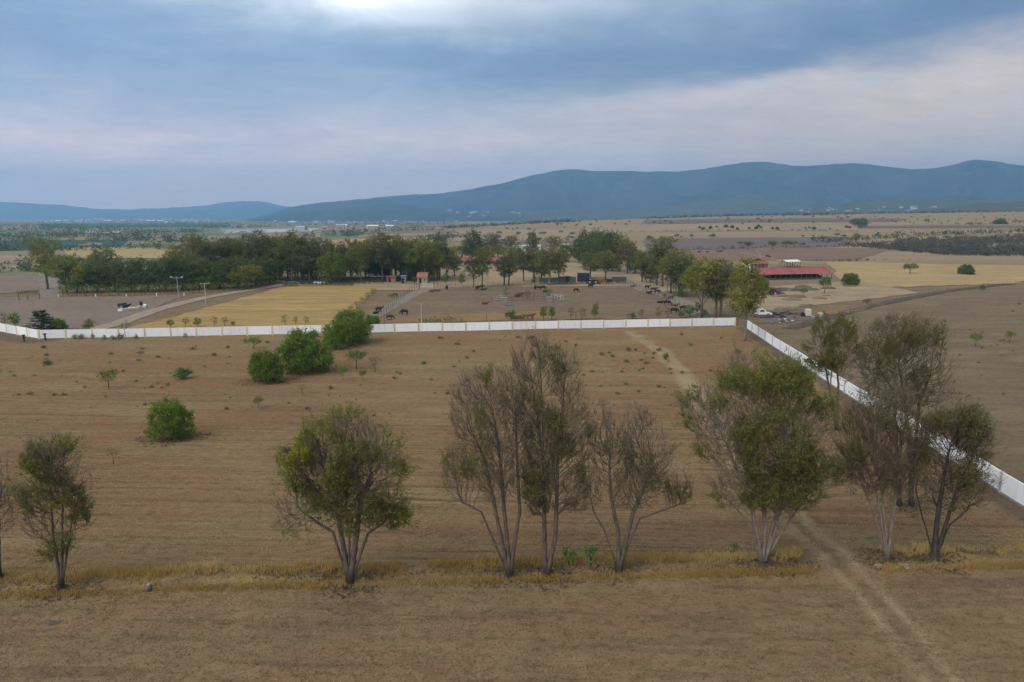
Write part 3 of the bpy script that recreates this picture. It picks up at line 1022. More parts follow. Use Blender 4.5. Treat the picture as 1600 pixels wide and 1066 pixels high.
def twig_geom(A, B, C, r0):
    """three-sided tapering twigs"""
    n = len(A)
    d = unit(C - A)
    e1 = unit(np.cross(d, np.array([.3, .8, .5])))
    e2 = np.cross(d, e1)
    ang = np.arange(3) * 2 * np.pi / 3
    ring = np.cos(ang)[None, :, None] * e1[:, None] + np.sin(ang)[None, :, None] * e2[:, None]
    V = np.concatenate([A[:, None] + ring * r0, B[:, None] + ring * r0 * .7, C[:, None] + ring * r0 * .25], 1)
    o = np.arange(n)[:, None] * 9
    F = []
    for s in (0, 3):
        for k in range(3):
            F.append(np.stack([o[:, 0] + s + k, o[:, 0] + s + (k + 1) % 3, o[:, 0] + s + 3 + (k + 1) % 3, o[:, 0] + s + 3 + k], -1))
    return V.reshape(-1, 3), np.concatenate(F)

def leaf_geom(C, axis, L, W, rng):
    """one bent diamond per leaf: centre base C, long axis, length and width arrays"""
    n = len(C)
    axis = unit(axis)
    s = unit(np.cross(axis, unit(rng.normal(0, 1, (n, 3)))))
    nrm = np.cross(axis, s)
    L, W = np.broadcast_to(L, n)[:, None], np.broadcast_to(W, n)[:, None]
    V = np.stack([C, C + axis * L * .5 + s * W * .5, C + axis * L + nrm * L * .1, C + axis * L * .5 - s * W * .5], 1)
    F = np.arange(n * 4).reshape(n, 4)
    return V.reshape(-1, 3), F

def crown_mesh(name, parts, mats):
    """parts: list of (V, F, material index, tint per vertex)"""
    V, F, mi, ti, o = [], [], [], [], 0
    for v, f, k, t in parts:
        V.append(v)
        F.append(f + o)
        mi.append(np.full(len(f), k))
        ti.append(t)
        o += len(v)
    return mesh_np(name, np.vstack(V), np.vstack(F), mats, {'tint': np.concatenate(ti)}, np.concatenate(mi))

def fill_blobs(blobs, n, rng, shell=.45):
    """random points in ellipsoids (c, r), more of them towards the rim"""
    vol = np.array([b[1][0] * b[1][1] * b[1][2] for b in blobs])
    cnt = rng.multinomial(n, vol / vol.sum())
    out = []
    for (c, r), k in zip(blobs, cnt):
        u = unit(rng.normal(0, 1, (k, 3)))
        q = rng.random(k) ** shell
        out.append(np.asarray(c) + u * q[:, None] * np.asarray(r))
    return np.vstack(out)

def blob_noise(P, s, seed):
    return vnoise(P[:, 0] + .37 * P[:, 2], P[:, 2] + .53 * P[:, 1], s, seed)

def big_tree(name, label, cat, spec, seed):
    """a tree of the row, drawn from pixel outlines laid on the upright plane through its foot"""
    rng = np.random.default_rng(seed)
    foot = gp(*spec['base'])
    k = depth_px(foot.y) 
    def loc(px, py, dy=0.0):
        q = at_depth(px, py, foot.y)
        return np.array([q.x - foot.x, dy, q.z - foot.z])
    blobs = []
    for cx, cy, rx, ry, *o in spec['blobs']:
        dy = (o[0] if o else 0.0) * k
        c = loc(cx, cy, dy)
        blobs.append((c, np.array([rx * k, max(rx, ry * .5) * k * (o[1] if len(o) > 1 else .85), ry * k])))
    stems = []
    for st in spec['stems']:
        pts = []
        for q in st:
            pts.append(loc(q[0], q[1], (q[2] if len(q) > 2 else 0) * k))
        pts[0][2] = min(pts[0][2], 0.0) - .15
        stems.append(pts)
    att = fill_blobs(blobs, int(spec.get('att', 1500) * 2.1), rng, spec.get('shell', .40))
    P, par = colonize(att, stems, spec.get('step', .24), spec.get('di', 3.2), spec.get('dk', .42) * .74, spec.get('up', .35) + .18, rng)
    rad, nch = pipe_radii(P, par, spec.get('tip', .015), 1.75, spec.get('r', .28) * 1.0)
    zt = np.clip(P[:, 2] / P[:, 2].max(), 0, 1)
    rad = np.maximum(rad * (1 - .55 * zt ** .8), .009)
    rad = rad * (1 + .55 * np.exp(-np.maximum(P[:, 2], 0) / .35) * (rad > .08))
    root = thing(name, label, cat, foot, 0, 'old trees along the dry grass strip')
    # trunk and limbs: a limb is a branch system of good size that leaves the thick wood
    n = len(P)
    size = np.ones(n, int)
    for i in range(n - 1, -1, -1):
        if par[i] >= 0:
            size[par[i]] += size[i]
    thick = rad > spec.get('limb', .42) * rad.max()
    for i in range(n):
        if par[i] >= 0 and not thick[par[i]]:
            thick[i] = False
    limb = np.full(n, -1)
    for i in range(n):
        p = par[i]
        if p >= 0 and not thick[i]:
            if thick[p]:
                limb[i] = i if size[i] > n * .04 else -1
            else:
                limb[i] = limb[p]
    bark = spec.get('bark', B_grey)
    link('trunk', skeleton_mesh('trunk', P, par, rad, np.nonzero(limb < 0)[0], bark, 7), root)
    for l in np.unique(limb[limb >= 0]):
        link('limb', skeleton_mesh('limb', P, par, rad, np.nonzero(limb == l)[0], bark, 5), root)
    A, B, C = grow_twigs(P, par, nch, rad, rng, spec.get('tw', 4), spec.get('twl', .75) * 1.2, .30, spec.get('twup', .35) + .25, spec.get('twr', .021))
    tv, tf = twig_geom(A, B, C, spec.get('twrad', .0095))
    parts = [(tv, tf, 1, np.full(len(tv), .4))]
    # leaves: sparse everywhere, thick where the photograph shows green
    dens = np.full(len(A), spec.get('dens', .3), float)
    tint = np.full(len(A), .25)
    for cx, cy, r, dd, tt in spec.get('green', []):
        c = loc(cx, cy)
        q = np.hypot(C[:, 0] - c[0], C[:, 2] - c[2]) / (r * k)
        w = np.clip(1.6 - 1.3 * q, 0, 1)
        dens = dens * (1 - w) + dd * w
        tint = tint * (1 - w) + tt * w
    dens = dens * np.clip((blob_noise(C, 1.15, seed) - .40) * 5.0, 0, 1.75)
    per = spec.get('per', 8)
    cnt = rng.poisson(np.clip(dens, 0, 4) * per)
    src = np.repeat(np.arange(len(A)), cnt)
    u = rng.random(len(src))[:, None]
    base = np.where(u < .4, A[src] + (B[src] - A[src]) * (u / .4), B[src] + (C[src] - B[src]) * ((u - .4) / .6))
    base = base + rng.normal(0, .05, base.shape)
    ax = unit(C[src] - A[src]) * .9 + rng.normal(0, .5, base.shape) + np.array([0, 0, -.22])
    ll = spec.get('leaf', .24)
    lv, lf = leaf_geom(base, ax, ll * (.6 + .8 * rng.random(len(src))), ll * .21 * (.7 + .6 * rng.random(len(src))), rng)
    t = np.clip(tint[src] + rng.normal(0, .16, len(src)) + .35 * (blob_noise(base, .9, seed + 5) - .5), 0, 1)
    parts.append((lv, lf, 0, np.repeat(t, 4)))
    link('crown', crown_mesh('crown', parts, [spec.get('leafm', L_euc), spec.get('twm', TW_grey)]), root)
    return root, len(P), len(A), len(src)

FRONT = [
 ('bare_tree', 'leafless brown tree cut off by the edge at far left', 'tree', dict(
    base=(-22, 905), stems=[[(-22, 908), (-20, 860), (-16, 820)], [(-16, 820), (-4, 790), (4, 760)]],
    blobs=[(-14, 770, 34, 62), (-4, 820, 26, 22), (-50, 790, 40, 60)], att=700, r=.22, dens=.05, tw=5, twm=TW_brown, bark=B_brown, per=6)),
 ('eucalyptus_tree', 'slim twin-stemmed eucalyptus with clumpy green head at left end of the row', 'tree', dict(
    base=(98, 921), stems=[[(96, 922), (90, 880), (82, 830), (80, 780), (76, 735)], [(101, 922), (97, 870), (97, 815), (98, 765), (100, 720)], [(97, 840), (112, 815), (124, 790)]],
    blobs=[(76, 725, 34, 38), (104, 735, 24, 36), (45, 778, 22, 20), (120, 782, 20, 26), (118, 822, 22, 18), (80, 780, 40, 30), (92, 860, 24, 20), (66, 825, 28, 26)],
    att=1300, r=.19, dens=.16, per=12, leafm=L_euc, bark=B_brown, up=.3,
    green=[(62, 718, 30, 1.8, .3), (88, 705, 24, 2.0, .35), (112, 735, 18, 1.6, .4), (40, 778, 22, 1.3, .2), (118, 772, 20, 1.9, .5), (122, 795, 16, 1.5, .5), (112, 822, 26, 1.0, .2), (92, 852, 18, 1.1, .4), (78, 750, 26, 1.3, .2)])),
 ('leafy_tree', 'single round leafy tree with forked dark trunk and yellow-green top', 'tree', dict(
    base=(546, 913), stems=[[(546, 916), (545, 885), (546, 850), (543, 815), (540, 780)], [(545, 852), (520, 832), (492, 814), (470, 798)], [(548, 848), (575, 834), (598, 818), (615, 795)], [(544, 830), (525, 790), (508, 755)], [(543, 815), (565, 775), (580, 740)]],
    blobs=[(540, 700, 72, 52), (490, 740, 56, 48), (590, 730, 44, 52), (545, 760, 70, 60), (466, 800, 34, 40), (610, 800, 32, 36), (560, 800, 60, 40)],
    att=2400, r=.36, dens=.75, per=11, leafm=L_euc, bark=B_brown, up=.22, dk=.40, twup=.25,
    green=[(505, 672, 34, 2.0, 1.0), (470, 705, 30, 1.9, .95), (445, 740, 24, 1.8, .7), (545, 665, 30, 1.5, .6), (600, 690, 34, .35, .2), (590, 735, 24, .45, .2), (620, 745, 26, 1.4, .5), (615, 800, 34, 1.5, .4), (450, 830, 26, 1.6, .3), (465, 780, 30, 1.5, .35), (540, 720, 40, 1.5, .25), (560, 870, 20, .2, .2)])),
 ('bare_tree', 'nearly leafless tall tree with a few yellow sprays low on one side', 'tree', dict(
    base=(796, 900), stems=[[(796, 905), (794, 860), (788, 800), (784, 740), (776, 680), (766, 620)], [(804, 880), (812, 800), (808, 720), (806, 650), (798, 590)], [(786, 820), (752, 800), (722, 785)], [(786, 770), (758, 720), (735, 670)]],
    blobs=[(752, 655, 52, 75), (800, 650, 28, 85), (720, 740, 30, 55), (775, 740, 46, 60), (818, 690, 14, 70)],
    att=1900, r=.27, dens=.05, per=7, tw=4, twup=.5, leafm=L_euc, bark=B_grey, twm=TW_grey, up=.5,
    green=[(762, 580, 12, 1.6, .3), (720, 740, 24, 1.2, .9), (700, 765, 16, 1.4, .95), (694, 718, 14, 1.0, .9), (735, 640, 34, .35, .6), (740, 690, 30, .35, .5)])),
 ('poplar_like_tree', 'tallest narrow double-stemmed tree with upswept sparse dark branches', 'tree', dict(
    base=(858, 898), stems=[[(853, 903), (851, 850), (850, 790), (848, 720), (840, 650), (830, 590), (815, 560)], [(862, 903), (868, 840), (870, 780), (872, 700), (880, 620), (884, 570)], [(849, 720), (848, 640), (844, 570), (840, 540)]],
    blobs=[(818, 570, 16, 34), (843, 580, 16, 48), (880, 600, 26, 50), (830, 640, 22, 60), (890, 680, 30, 60), (850, 700, 32, 70), (905, 700, 18, 50), (845, 770, 26, 50), (895, 770, 26, 46)],
    att=2300, r=.27, dens=.15, per=8, tw=4, twup=.7, up=.75, leafm=L_eucdull, bark=B_grey, twl=.8,
    green=[(805, 552, 14, 1.4, .2), (880, 580, 18, 1.2, .2), (868, 645, 14, 1.6, .7), (845, 618, 8, 1.4, .9), (918, 680, 20, 1.0, .2), (840, 745, 30, 1.3, .3), (885, 690, 26, .7, .2), (912, 725, 16, .9, .2), (855, 790, 22, .8, .3)])),
 ('bare_tree', 'low spreading half-dead tree with long side branch beside the cacti', 'tree', dict(
    base=(966, 892), stems=[[(966, 896), (967, 860), (966, 830), (955, 780), (952, 730)], [(966, 832), (990, 800), (1008, 760), (1020, 720)], [(968, 830), (1000, 810), (1040, 796), (1078, 782)], [(966, 850), (945, 830), (928, 800), (922, 775)], [(968, 866), (985, 860), (1000, 856)]],
    blobs=[(950, 700, 30, 58), (990, 700, 38, 60), (1030, 715, 24, 46), (930, 760, 20, 40), (1060, 770, 28, 26), (985, 770, 40, 34), (1000, 745, 40, 40)],
    att=1900, r=.27, dens=.13, per=8, tw=4, twup=.5, up=.45, leafm=L_eucdull, bark=B_grey,
    green=[(1040, 700, 20, 1.0, .45), (1020, 745, 26, .9, .3), (1070, 770, 24, 1.2, .3), (1045, 775, 20, .9, .3), (945, 710, 24, .5, .2), (930, 790, 18, .6, .3), (975, 690, 26, .2, .2)])),
 ('eucalyptus_tree', 'broad vase-shaped eucalyptus with many pale stems from one foot', 'tree', dict(
    base=(1196, 876), stems=[[(1192, 882), (1186, 850), (1176, 800), (1150, 730), (1125, 670)], [(1198, 882), (1196, 820), (1190, 750), (1180, 680), (1172, 610)], [(1204, 882), (1214, 820), (1222, 750), (1226, 680), (1226, 610)], [(1206, 866), (1230, 820), (1256, 780), (1276, 730)], [(1186, 850), (1172, 820), (1142, 785)], [(1200, 842), (1216, 790), (1250, 720), (1262, 650)]],
    blobs=[(1165, 600, 46, 46), (1232, 612, 40, 46), (1105, 650, 42, 42), (1140, 690, 56, 56), (1200, 690, 66, 70), (1262, 680, 36, 60), (1282, 640, 24, 30), (1270, 745, 34, 44), (1150, 765, 42, 32), (1215, 770, 54, 50)],
    att=3300, r=.28, dens=.45, per=10, tw=4, twup=.35, up=.45, leafm=L_euc, bark=B_pale, limb=.5,
    green=[(1170, 580, 34, 1.9, .45), (1120, 610, 24, 1.5, .3), (1085, 640, 28, 1.3, .2), (1235, 590, 34, 1.2, .3), (1280, 620, 22, 1.8, .35), (1130, 680, 40, .9, .2), (1265, 740, 44, 1.2, .15), (1210, 740, 36, .8, .15), (1230, 650, 34, .35, .4), (1175, 700, 28, .5, .3), (1130, 770, 40, 1.2, .15)])),
 ('bare_tree', 'brown twiggy multi-stemmed tree with white flaking foot', 'tree', dict(
    base=(1388, 872), stems=[[(1386, 876), (1384, 830), (1378, 770), (1368, 700), (1362, 650)], [(1390, 876), (1394, 820), (1402, 750), (1410, 690)], [(1384, 842), (1362, 790), (1340, 740), (1326, 700)], [(1387, 846), (1372, 780), (1350, 710)]],
    blobs=[(1352, 680, 36, 50), (1390, 660, 40, 52), (1420, 690, 28, 50), (1330, 730, 26, 44), (1370, 735, 48, 46), (1412, 750, 26, 36)],
    att=2300, r=.20, dens=.16, per=7, tw=6, twup=.4, up=.5, leafm=L_eucdull, bark=B_pale, twm=TW_brown, twl=.85, twrad=.0095,
    green=[(1330, 740, 30, .9, .2), (1320, 690, 24, .9, .3), (1400, 640, 30, .5, .9), (1365, 770, 26, .7, .3), (1360, 640, 24, .5, .9)])),
 ('eucalyptus_tree', 'black-footed forked eucalyptus with dull green crown leaning over the white wall', 'tree', dict(
    base=(1460, 872), stems=[[(1460, 876), (1461, 845), (1466, 800), (1474, 750), (1484, 700)], [(1458, 845), (1442, 810), (1432, 770)], [(1462, 848), (1484, 820), (1512, 796)], [(1466, 800), (1500, 750), (1520, 715)]],
    blobs=[(1492, 678, 46, 44), (1525, 700, 28, 46), (1470, 720, 38, 40), (1520, 765, 34, 34), (1440, 740, 22, 30), (1485, 770, 44, 36)],
    att=1900, r=.27, dens=.5, per=8, tw=4, up=.35, leafm=L_eucdull, bark=B_dark,
    green=[(1485, 660, 40, 2.0, .35), (1525, 680, 30, 1.7, .2), (1530, 745, 26, 1.3, .4), (1465, 710, 30, 1.6, .2), (1440, 745, 20, .7, .3), (1500, 800, 30, .5, .2)])),
 ('eucalyptus_tree', 'tall grey-green eucalyptus rising behind the brown twiggy tree by the wall', 'tree', dict(
    base=(1424, 790), stems=[[(1424, 794), (1424, 740), (1420, 680), (1414, 620), (1404, 570)], [(1422, 680), (1436, 630), (1452, 590)], [(1420, 660), (1396, 610), (1370, 570)]],
    blobs=[(1405, 535, 50, 40), (1440, 545, 38, 46), (1365, 560, 28, 40), (1400, 585, 52, 34), (1465, 585, 26, 32), (1440, 618, 40, 22), (1370, 610, 30, 28)],
    att=2300, r=.26, dens=.55, per=8, up=.3, leafm=L_eucdull, bark=B_grey, dk=.5, leaf=.20,
    green=[(1390, 520, 34, 1.7, .3), (1440, 520, 30, 1.5, .75), (1475, 575, 20, 1.9, .8), (1440, 560, 30, 1.3, .3), (1370, 540, 24, 1.2, .75), (1360, 600, 24, .5, .2), (1445, 610, 30, 1.3, .2)])),
 ('eucalyptus_tree', 'olive-green eucalyptus standing at the inner face of the white wall', 'tree', dict(
    base=(1308, 672), stems=[[(1308, 675), (1309, 640), (1310, 600), (1306, 560)], [(1310, 605), (1290, 575), (1282, 550)]],
    blobs=[(1302, 530, 36, 28), (1285, 560, 24, 30), (1322, 560, 24, 30), (1305, 580, 26, 20)],
    att=1300, r=.24, dens=1.4, per=11, up=.3, leafm=L_euc, bark=B_grey, dk=.6, leaf=.28, tw=4, twl=.9,
    green=[(1285, 525, 24, 1.9, .4), (1325, 525, 22, 1.5, .8), (1300, 560, 26, 2.0, .2), (1318, 590, 18, .8, .3)])),
]
import time as _t
_t0 = _t.time()
for i, (nm, lab, cat, spec) in enumerate(FRONT):
    big_tree(nm, lab, cat, spec, 100 + i)

# ------------------------------------------------------------------ plants: stock kinds, built once and copied
def lobes_tree(seed, blobs, stems, att, leafm, bark, leaf, per, tip=.02, r=.25, twl=1.0, up=.25, step=.6, dk=.9, di=6, droop=-.4, twk=3, wid=.4, dens=1.0, twrad=.016, clump=1.6):
    """mesh pair (wood, crown) about the origin"""
    rng = np.random.default_rng(seed)
    bl = [(np.array(c, float), np.array(rr, float)) for c, rr in blobs]
    A0 = fill_blobs(bl, att, rng, .38)
    P, par = colonize(A0, [[np.array(q, float) for q in s] for s in stems], step, di, dk, up, rng)
    rad, nch = pipe_radii(P, par, tip, 1.8, r)
    zt = np.clip(P[:, 2] / P[:, 2].max(), 0, 1)
    rad = np.maximum(rad * (1 - .5 * zt), tip * .7)
    wood = skeleton_mesh('trunk', P, par, rad, np.arange(len(P)), bark, 5)
    A, B, C = grow_twigs(P, par, nch, rad, rng, twk, twl, .45, up, tip * 3)
    d = dens * (.35 + 1.3 * blob_noise(C, clump, seed))
    cnt = rng.poisson(np.clip(d, 0, 3) * per)
    src = np.repeat(np.arange(len(A)), cnt)
    u = rng.random(len(src))[:, None]
    base = A[src] + (C[src] - A[src]) * u + rng.normal(0, leaf * .5, (len(src), 3))
    ax = rng.normal(0, .7, base.shape) + np.array([0, 0, droop])
    lv, lf = leaf_geom(base, ax, leaf * (.6 + .8 * rng.random(len(src))), leaf * wid * (.7 + .6 * rng.random(len(src))), rng)
    t = np.clip(.35 + rng.normal(0, .17, len(src)) + .8 * (blob_noise(base, clump * .8, seed + 5) - .5), 0, 1)
    parts = [(lv, lf, 0, np.repeat(t, 4))]
    tv, tf = twig_geom(A, B, C, twrad)
    parts.append((tv, tf, 1, np.full(len(tv), .4)))
    crown = crown_mesh('crown', parts, [leafm, TW_brown])
    # measured size
    z1 = float(np.percentile(lv[:, 2], 99.7))
    w1 = float(np.percentile(np.abs(lv[:, 0]), 98)) * 2
    return wood, crown, z1, w1

STOCK = {}
def stock(kind, *variants):
    STOCK[kind] = variants

def tall(seed, lean=0.0, leafm=L_euc, bark=B_grey):
    r = random.Random(seed)
    bl = [((lean * .8, 0, 13.0), (2.5, 2.4, 4.0)), ((r.uniform(-1.8, -.8), .4, 10.0), (2.1, 2.1, 2.6)), ((r.uniform(.8, 1.8), -.4, 9.0), (2.1, 2.0, 2.6)), ((r.uniform(-1, 1), 0, 6.2), (1.7, 1.7, 1.6))]
    st = [[(0, 0, -.3), (lean * .2, 0, 5), (lean * .6, 0, 10), (lean, 0, 14)], [(lean * .3, 0, 6.5), (1.0, .2, 9.5)], [(lean * .35, 0, 7.5), (-1.1, -.2, 10.5)]]
    return lobes_tree(seed, bl, st, 620, leafm, bark, .52, 9, r=.24, up=.35)

def broad(seed, leafm=L_euc, bark=B_grey):
    r = random.Random(seed)
    bl = [((r.uniform(-.8, .8), 0, 9.8), (3.2, 3.0, 2.8)), ((-2.6, .6, 7.5), (2.2, 2.2, 2.2)), ((2.6, -.5, 7.3), (2.3, 2.2, 2.2)), ((0, -1, 6.2), (2.4, 2.4, 1.8))]
    st = [[(0, 0, -.3), (0, 0, 3), (.2, 0, 7)], [(0, 0, 2.8), (-1.6, .3, 6)], [(0, 0, 2.5), (1.7, -.3, 5.8)]]
    return lobes_tree(seed, bl, st, 620, leafm, bark, .54, 9, r=.26, up=.2)

def dense(seed, leafm=L_dark, bark=B_dark):
    r = random.Random(seed)
    bl = [((0, 0, 6.2), (2.8, 2.7, 2.6)), ((-1.8, .5, 4.2), (2.2, 2.2, 2.2)), ((1.9, -.4, 4.3), (2.2, 2.2, 2.2)), ((0, 1, 2.8), (2.3, 2.3, 2.0)), ((r.uniform(-1, 1), -1.2, 2.5), (2.1, 1.6, 1.9))]
    st = [[(0, 0, -.3), (0, 0, 2.0), (.2, 0, 5)], [(0, 0, 1.2), (-1.3, .3, 3.6)], [(0, 0, 1.4), (1.3, -.3, 3.6)]]
    return lobes_tree(seed, bl, st, 480, leafm, bark, .55, 9, r=.22, up=.1, dens=1.3, clump=1.2)

def round_bush(seed, leafm, leaf=.30, per=14):
    r = random.Random(seed)
    bl = [((0, 0, 2.4), (2.1, 2.0, 1.7)), ((-1.1, -.4, 1.5), (1.5, 1.5, 1.4)), ((1.1, .3, 1.6), (1.5, 1.5, 1.4)), ((.3, -1.2, 1.2), (1.4, 1.1, 1.15)), ((r.uniform(-.8, .8), .9, 1.4), (1.5, 1.2, 1.2))]
    st = [[(0, 0, -.2), (0, 0, .7), (.1, 0, 2.2)], [(0, 0, .3), (-.8, 0, 1.4)], [(0, 0, .3), (.8, 0, 1.4)], [(0, 0, .3), (0, -.8, 1.2)]]
    return lobes_tree(seed, bl, st, 620, leafm, B_dark, leaf, per, r=.16, step=.35, dk=.45, di=3, up=.05, twl=.55, twk=4, dens=1.25, droop=-.9, wid=.28, tip=.012, twrad=.009, clump=.7)

def acacia(seed, leafm, flat=1.0):
    bl = [((0, 0, 3.0), (2.2, 2.1, .95)), ((-1.2, .3, 2.7), (1.2, 1.2, .7)), ((1.3, -.2, 2.6), (1.1, 1.1, .7))]
    st = [[(0, 0, -.2), (.1, 0, 1.2), (.2, 0, 2.6)], [(.1, 0, 1.1), (-1.0, .2, 2.4)], [(.1, 0, 1.2), (1.1, -.1, 2.4)]]
    return lobes_tree(seed, bl, st, 260, leafm, B_brown, .34, 6, r=.13, step=.35, dk=.5, di=3, up=.1, twl=.5, tip=.014, twrad=.011, dens=1.1, droop=0)

def sapling(seed, leafm, dens=1.0):
    bl = [((0, 0, 2.6), (.75, .75, 1.1)), ((.2, 0, 1.6), (.8, .8, .8))]
    st = [[(0, 0, -.15), (.05, 0, 1.3), (0, 0, 3.0)]]
    return lobes_tree(seed, bl, st, 150, leafm, B_brown, .26, 7, r=.07, step=.3, dk=.4, di=2, up=.25, twl=.5, tip=.01, twrad=.009, dens=dens, droop=0)

def shrublet(seed, leafm, dens=1.0):
    bl = [((0, 0, .55), (.62, .62, .42)), ((.2, -.2, .35), (.6, .5, .3)), ((-.3, .2, .4), (.5, .5, .3))]
    st = [[(0, 0, -.1), (.05, 0, .4)], [(0, 0, -.1), (.25, .1, .35)], [(0, 0, -.1), (-.25, -.1, .35)]]
    return lobes_tree(seed, bl, st, 110, leafm, B_brown, .20, 5, r=.03, step=.16, dk=.22, di=1.2, up=.25, twl=.25, tip=.007, twrad=.006, dens=dens, droop=.3, wid=.34)

def thorn(seed, leafm, dens=.3):
    bl = [((0, 0, 2.3), (1.5, 1.4, .7)), ((-.5, 0, 1.7), (.9, .9, .6))]
    st = [[(0, 0, -.15), (.05, 0, 1.0), (.2, 0, 1.9)], [(0, 0, .7), (-.6, .1, 1.6)]]
    return lobes_tree(seed, bl, st, 240, leafm, B_brown, .16, 6, r=.075, step=.25, dk=.35, di=2.2, up=.3, twl=.5, twk=4, tip=.009, twrad=.008, dens=dens, droop=0)

def conifer(seed):
    rng = np.random.default_rng(seed)
    P = np.array([[0, 0, z] for z in np.linspace(-.2, 4.4, 16)])
    par = np.arange(-1, 15)
    rad = np.linspace(.10, .012, 16)
    wood = skeleton_mesh('trunk', P, par, rad, np.arange(16), B_brown, 5)
    C, ax, sz = [], [], []
    for z in np.linspace(.35, 4.1, 13):
        n = int(9 - z * 1.2)
        for a in rng.random(n) * 2 * np.pi:
            R_ = (1.75 * (1 - z / 4.7) + .25) * (.75 + .45 * rng.random())
            for q in np.linspace(.15, 1, 9):
                p = np.array([math.cos(a) * R_ * q, math.sin(a) * R_ * q, z + .25 * q])
                for _ in range(5):
                    C.append(p + rng.normal(0, .07, 3))
                    ax.append(np.array([math.cos(a), math.sin(a), .35]) + rng.normal(0, .55, 3))
                    sz.append(.30)
    C, ax = np.array(C), np.array(ax)
    lv, lf = leaf_geom(C, ax, np.array(sz), np.array(sz) * .3, rng)
    t = np.clip(.35 + rng.normal(0, .2, len(C)), 0, 1)
    crown = crown_mesh('crown', [(lv, lf, 0, np.repeat(t, 4))], [L_pine])
    return wood, crown, 4.5, 3.4

stock('tall', tall(1, .6), tall(2, -.5), tall(3, .1, L_grey, B_pale), tall(4, .9, L_euc, B_pale))
stock('grey', tall(6, .4, L_grey, B_grey), tall(7, -.3, L_grey, B_grey))
stock('broad', broad(11), broad(12), broad(13, L_eucdull))
stock('dark', dense(21), dense(22), dense(23))
stock('light', broad(31, L_yellow), dense(32, L_molle, B_grey))
stock('yellow', broad(33, L_yellow), tall(34, .3, L_yellow, B_pale))
stock('molle', round_bush(41, L_molle), round_bush(42, L_molle))
stock('deep', round_bush(43, L_molledark), round_bush(44, L_molledark))
stock('acacia', acacia(51, L_dark), acacia(52, L_dark), acacia(53, L_grey))
stock('green_sapling', sapling(61, L_bright, 1.3), sapling(62, L_molle, 1.2))
stock('dull_sapling', sapling(63, L_grey, .7), sapling(64, L_euc, .9))
stock('shrublet', shrublet(71, L_weed), shrublet(72, L_molledark), shrublet(73, L_weed, .6))
stock('green_shrublet', shrublet(74, L_bright, 1.4), shrublet(75, L_molle, 1.2))
stock('thorn', thorn(81, L_eucdull, .35), thorn(82, L_brown, .15))
stock('green_thorn', thorn(83, L_molledark, 1.5), thorn(84, L_molle, 1.3))
stock('conifer', conifer(91))

NAME_OF = dict(tall='eucalyptus_tree', grey='eucalyptus_tree', broad='eucalyptus_tree', dark='shade_tree', light='leafy_tree', yellow='leafy_tree', molle='pepper_tree', deep='pepper_tree',
               acacia='acacia_tree', green_sapling='young_tree', dull_sapling='young_tree', shrublet='weed_clump', green_shrublet='small_shrub', thorn='thorn_tree', green_thorn='thorn_tree', conifer='conifer_tree')
CAT_OF = dict(shrublet='weed', green_shrublet='shrub')
_vi = {}
def plant(px, by, ty, w, kind, label, group=None, variant=None, foot=None, hgt=None):
    """a stock plant with its foot at (px, by), top at ty and width w in photograph pixels"""
    v = STOCK[kind]
    i = variant if variant is not None else _vi.get(kind, 0)
    _vi[kind] = _vi.get(kind, 0) + 1
    wood, crown, z1, w1 = v[i % len(v)]
    f = foot if foot is not None else gp(px, by)
    H = hgt if hgt else max(.2, at_depth(px, ty, f.y).z - f.z)
    W = w * depth_px(f.y)
    sx = W / w1
    t = thing(NAME_OF[kind], label, CAT_OF.get(kind, 'tree'), f, random.uniform(0, 6.28), group, (sx, sx, H / z1))
    if random.random() < .5:
        t.scale.x *= -1
    link('trunk', wood, t)
    link('crown', crown, t)
    return t

LOOK = dict(tall='tall bare-trunked eucalyptus', grey='tall grey-leaved eucalyptus', broad='broad-crowned eucalyptus', dark='dense dark green tree', light='light green bushy tree', yellow='yellow-green tree')
def cluster(where, group, rows):
    by = {}
    for r in rows:
        by.setdefault(r[4], []).append(r)
    for kind, rs in by.items():
        rs = sorted(rs, key=lambda r: r[0])
        for n, (px, b, t, w, k) in enumerate(rs):
            if len(rs) == 1:
                lab = f"only {LOOK[kind]} {where}"
            else:
                lab = f"{LOOK[kind]} {where}, {ORD[n]} such from the left"
            plant(px, b, t, w * 1.3, kind, lab, group)

cluster('by the driveway hedge', 'grove along the driveway hedge', [
    (75, 452, 369, 48, 'tall'), (104, 457, 398, 44, 'broad'), (122, 457, 408, 36, 'dark'), (152, 457, 410, 40, 'dark'), (180, 456, 407, 40, 'dark'), (206, 456, 404, 40, 'dark'),
    (232, 455, 402, 42, 'dark'), (258, 455, 400, 42, 'dark'), (285, 453, 400, 42, 'dark'), (312, 452, 398, 44, 'dark'), (344, 451, 404, 44, 'dark'), (372, 449, 402, 42, 'dark'),
    (400, 446, 402, 44, 'dark'), (422, 443, 400, 36, 'dark'), (165, 432, 384, 36, 'dark'), (136, 458, 414, 30, 'light'), (386, 452, 414, 40, 'light'), (330, 452, 414, 34, 'light')])
cluster('rising behind the dark trees', 'tall eucalyptuses behind the dark trees', [
    (278, 444, 382, 30, 'broad'), (306, 444, 365, 38, 'broad'), (340, 442, 374, 40, 'grey'), (322, 440, 376, 26, 'tall'), (366, 441, 370, 40, 'broad'), (402, 438, 360, 42, 'grey'), (384, 440, 372, 30, 'tall'), (428, 438, 368, 38, 'broad'),
    (118, 430, 396, 30, 'light'), (146, 430, 397, 24, 'light')])
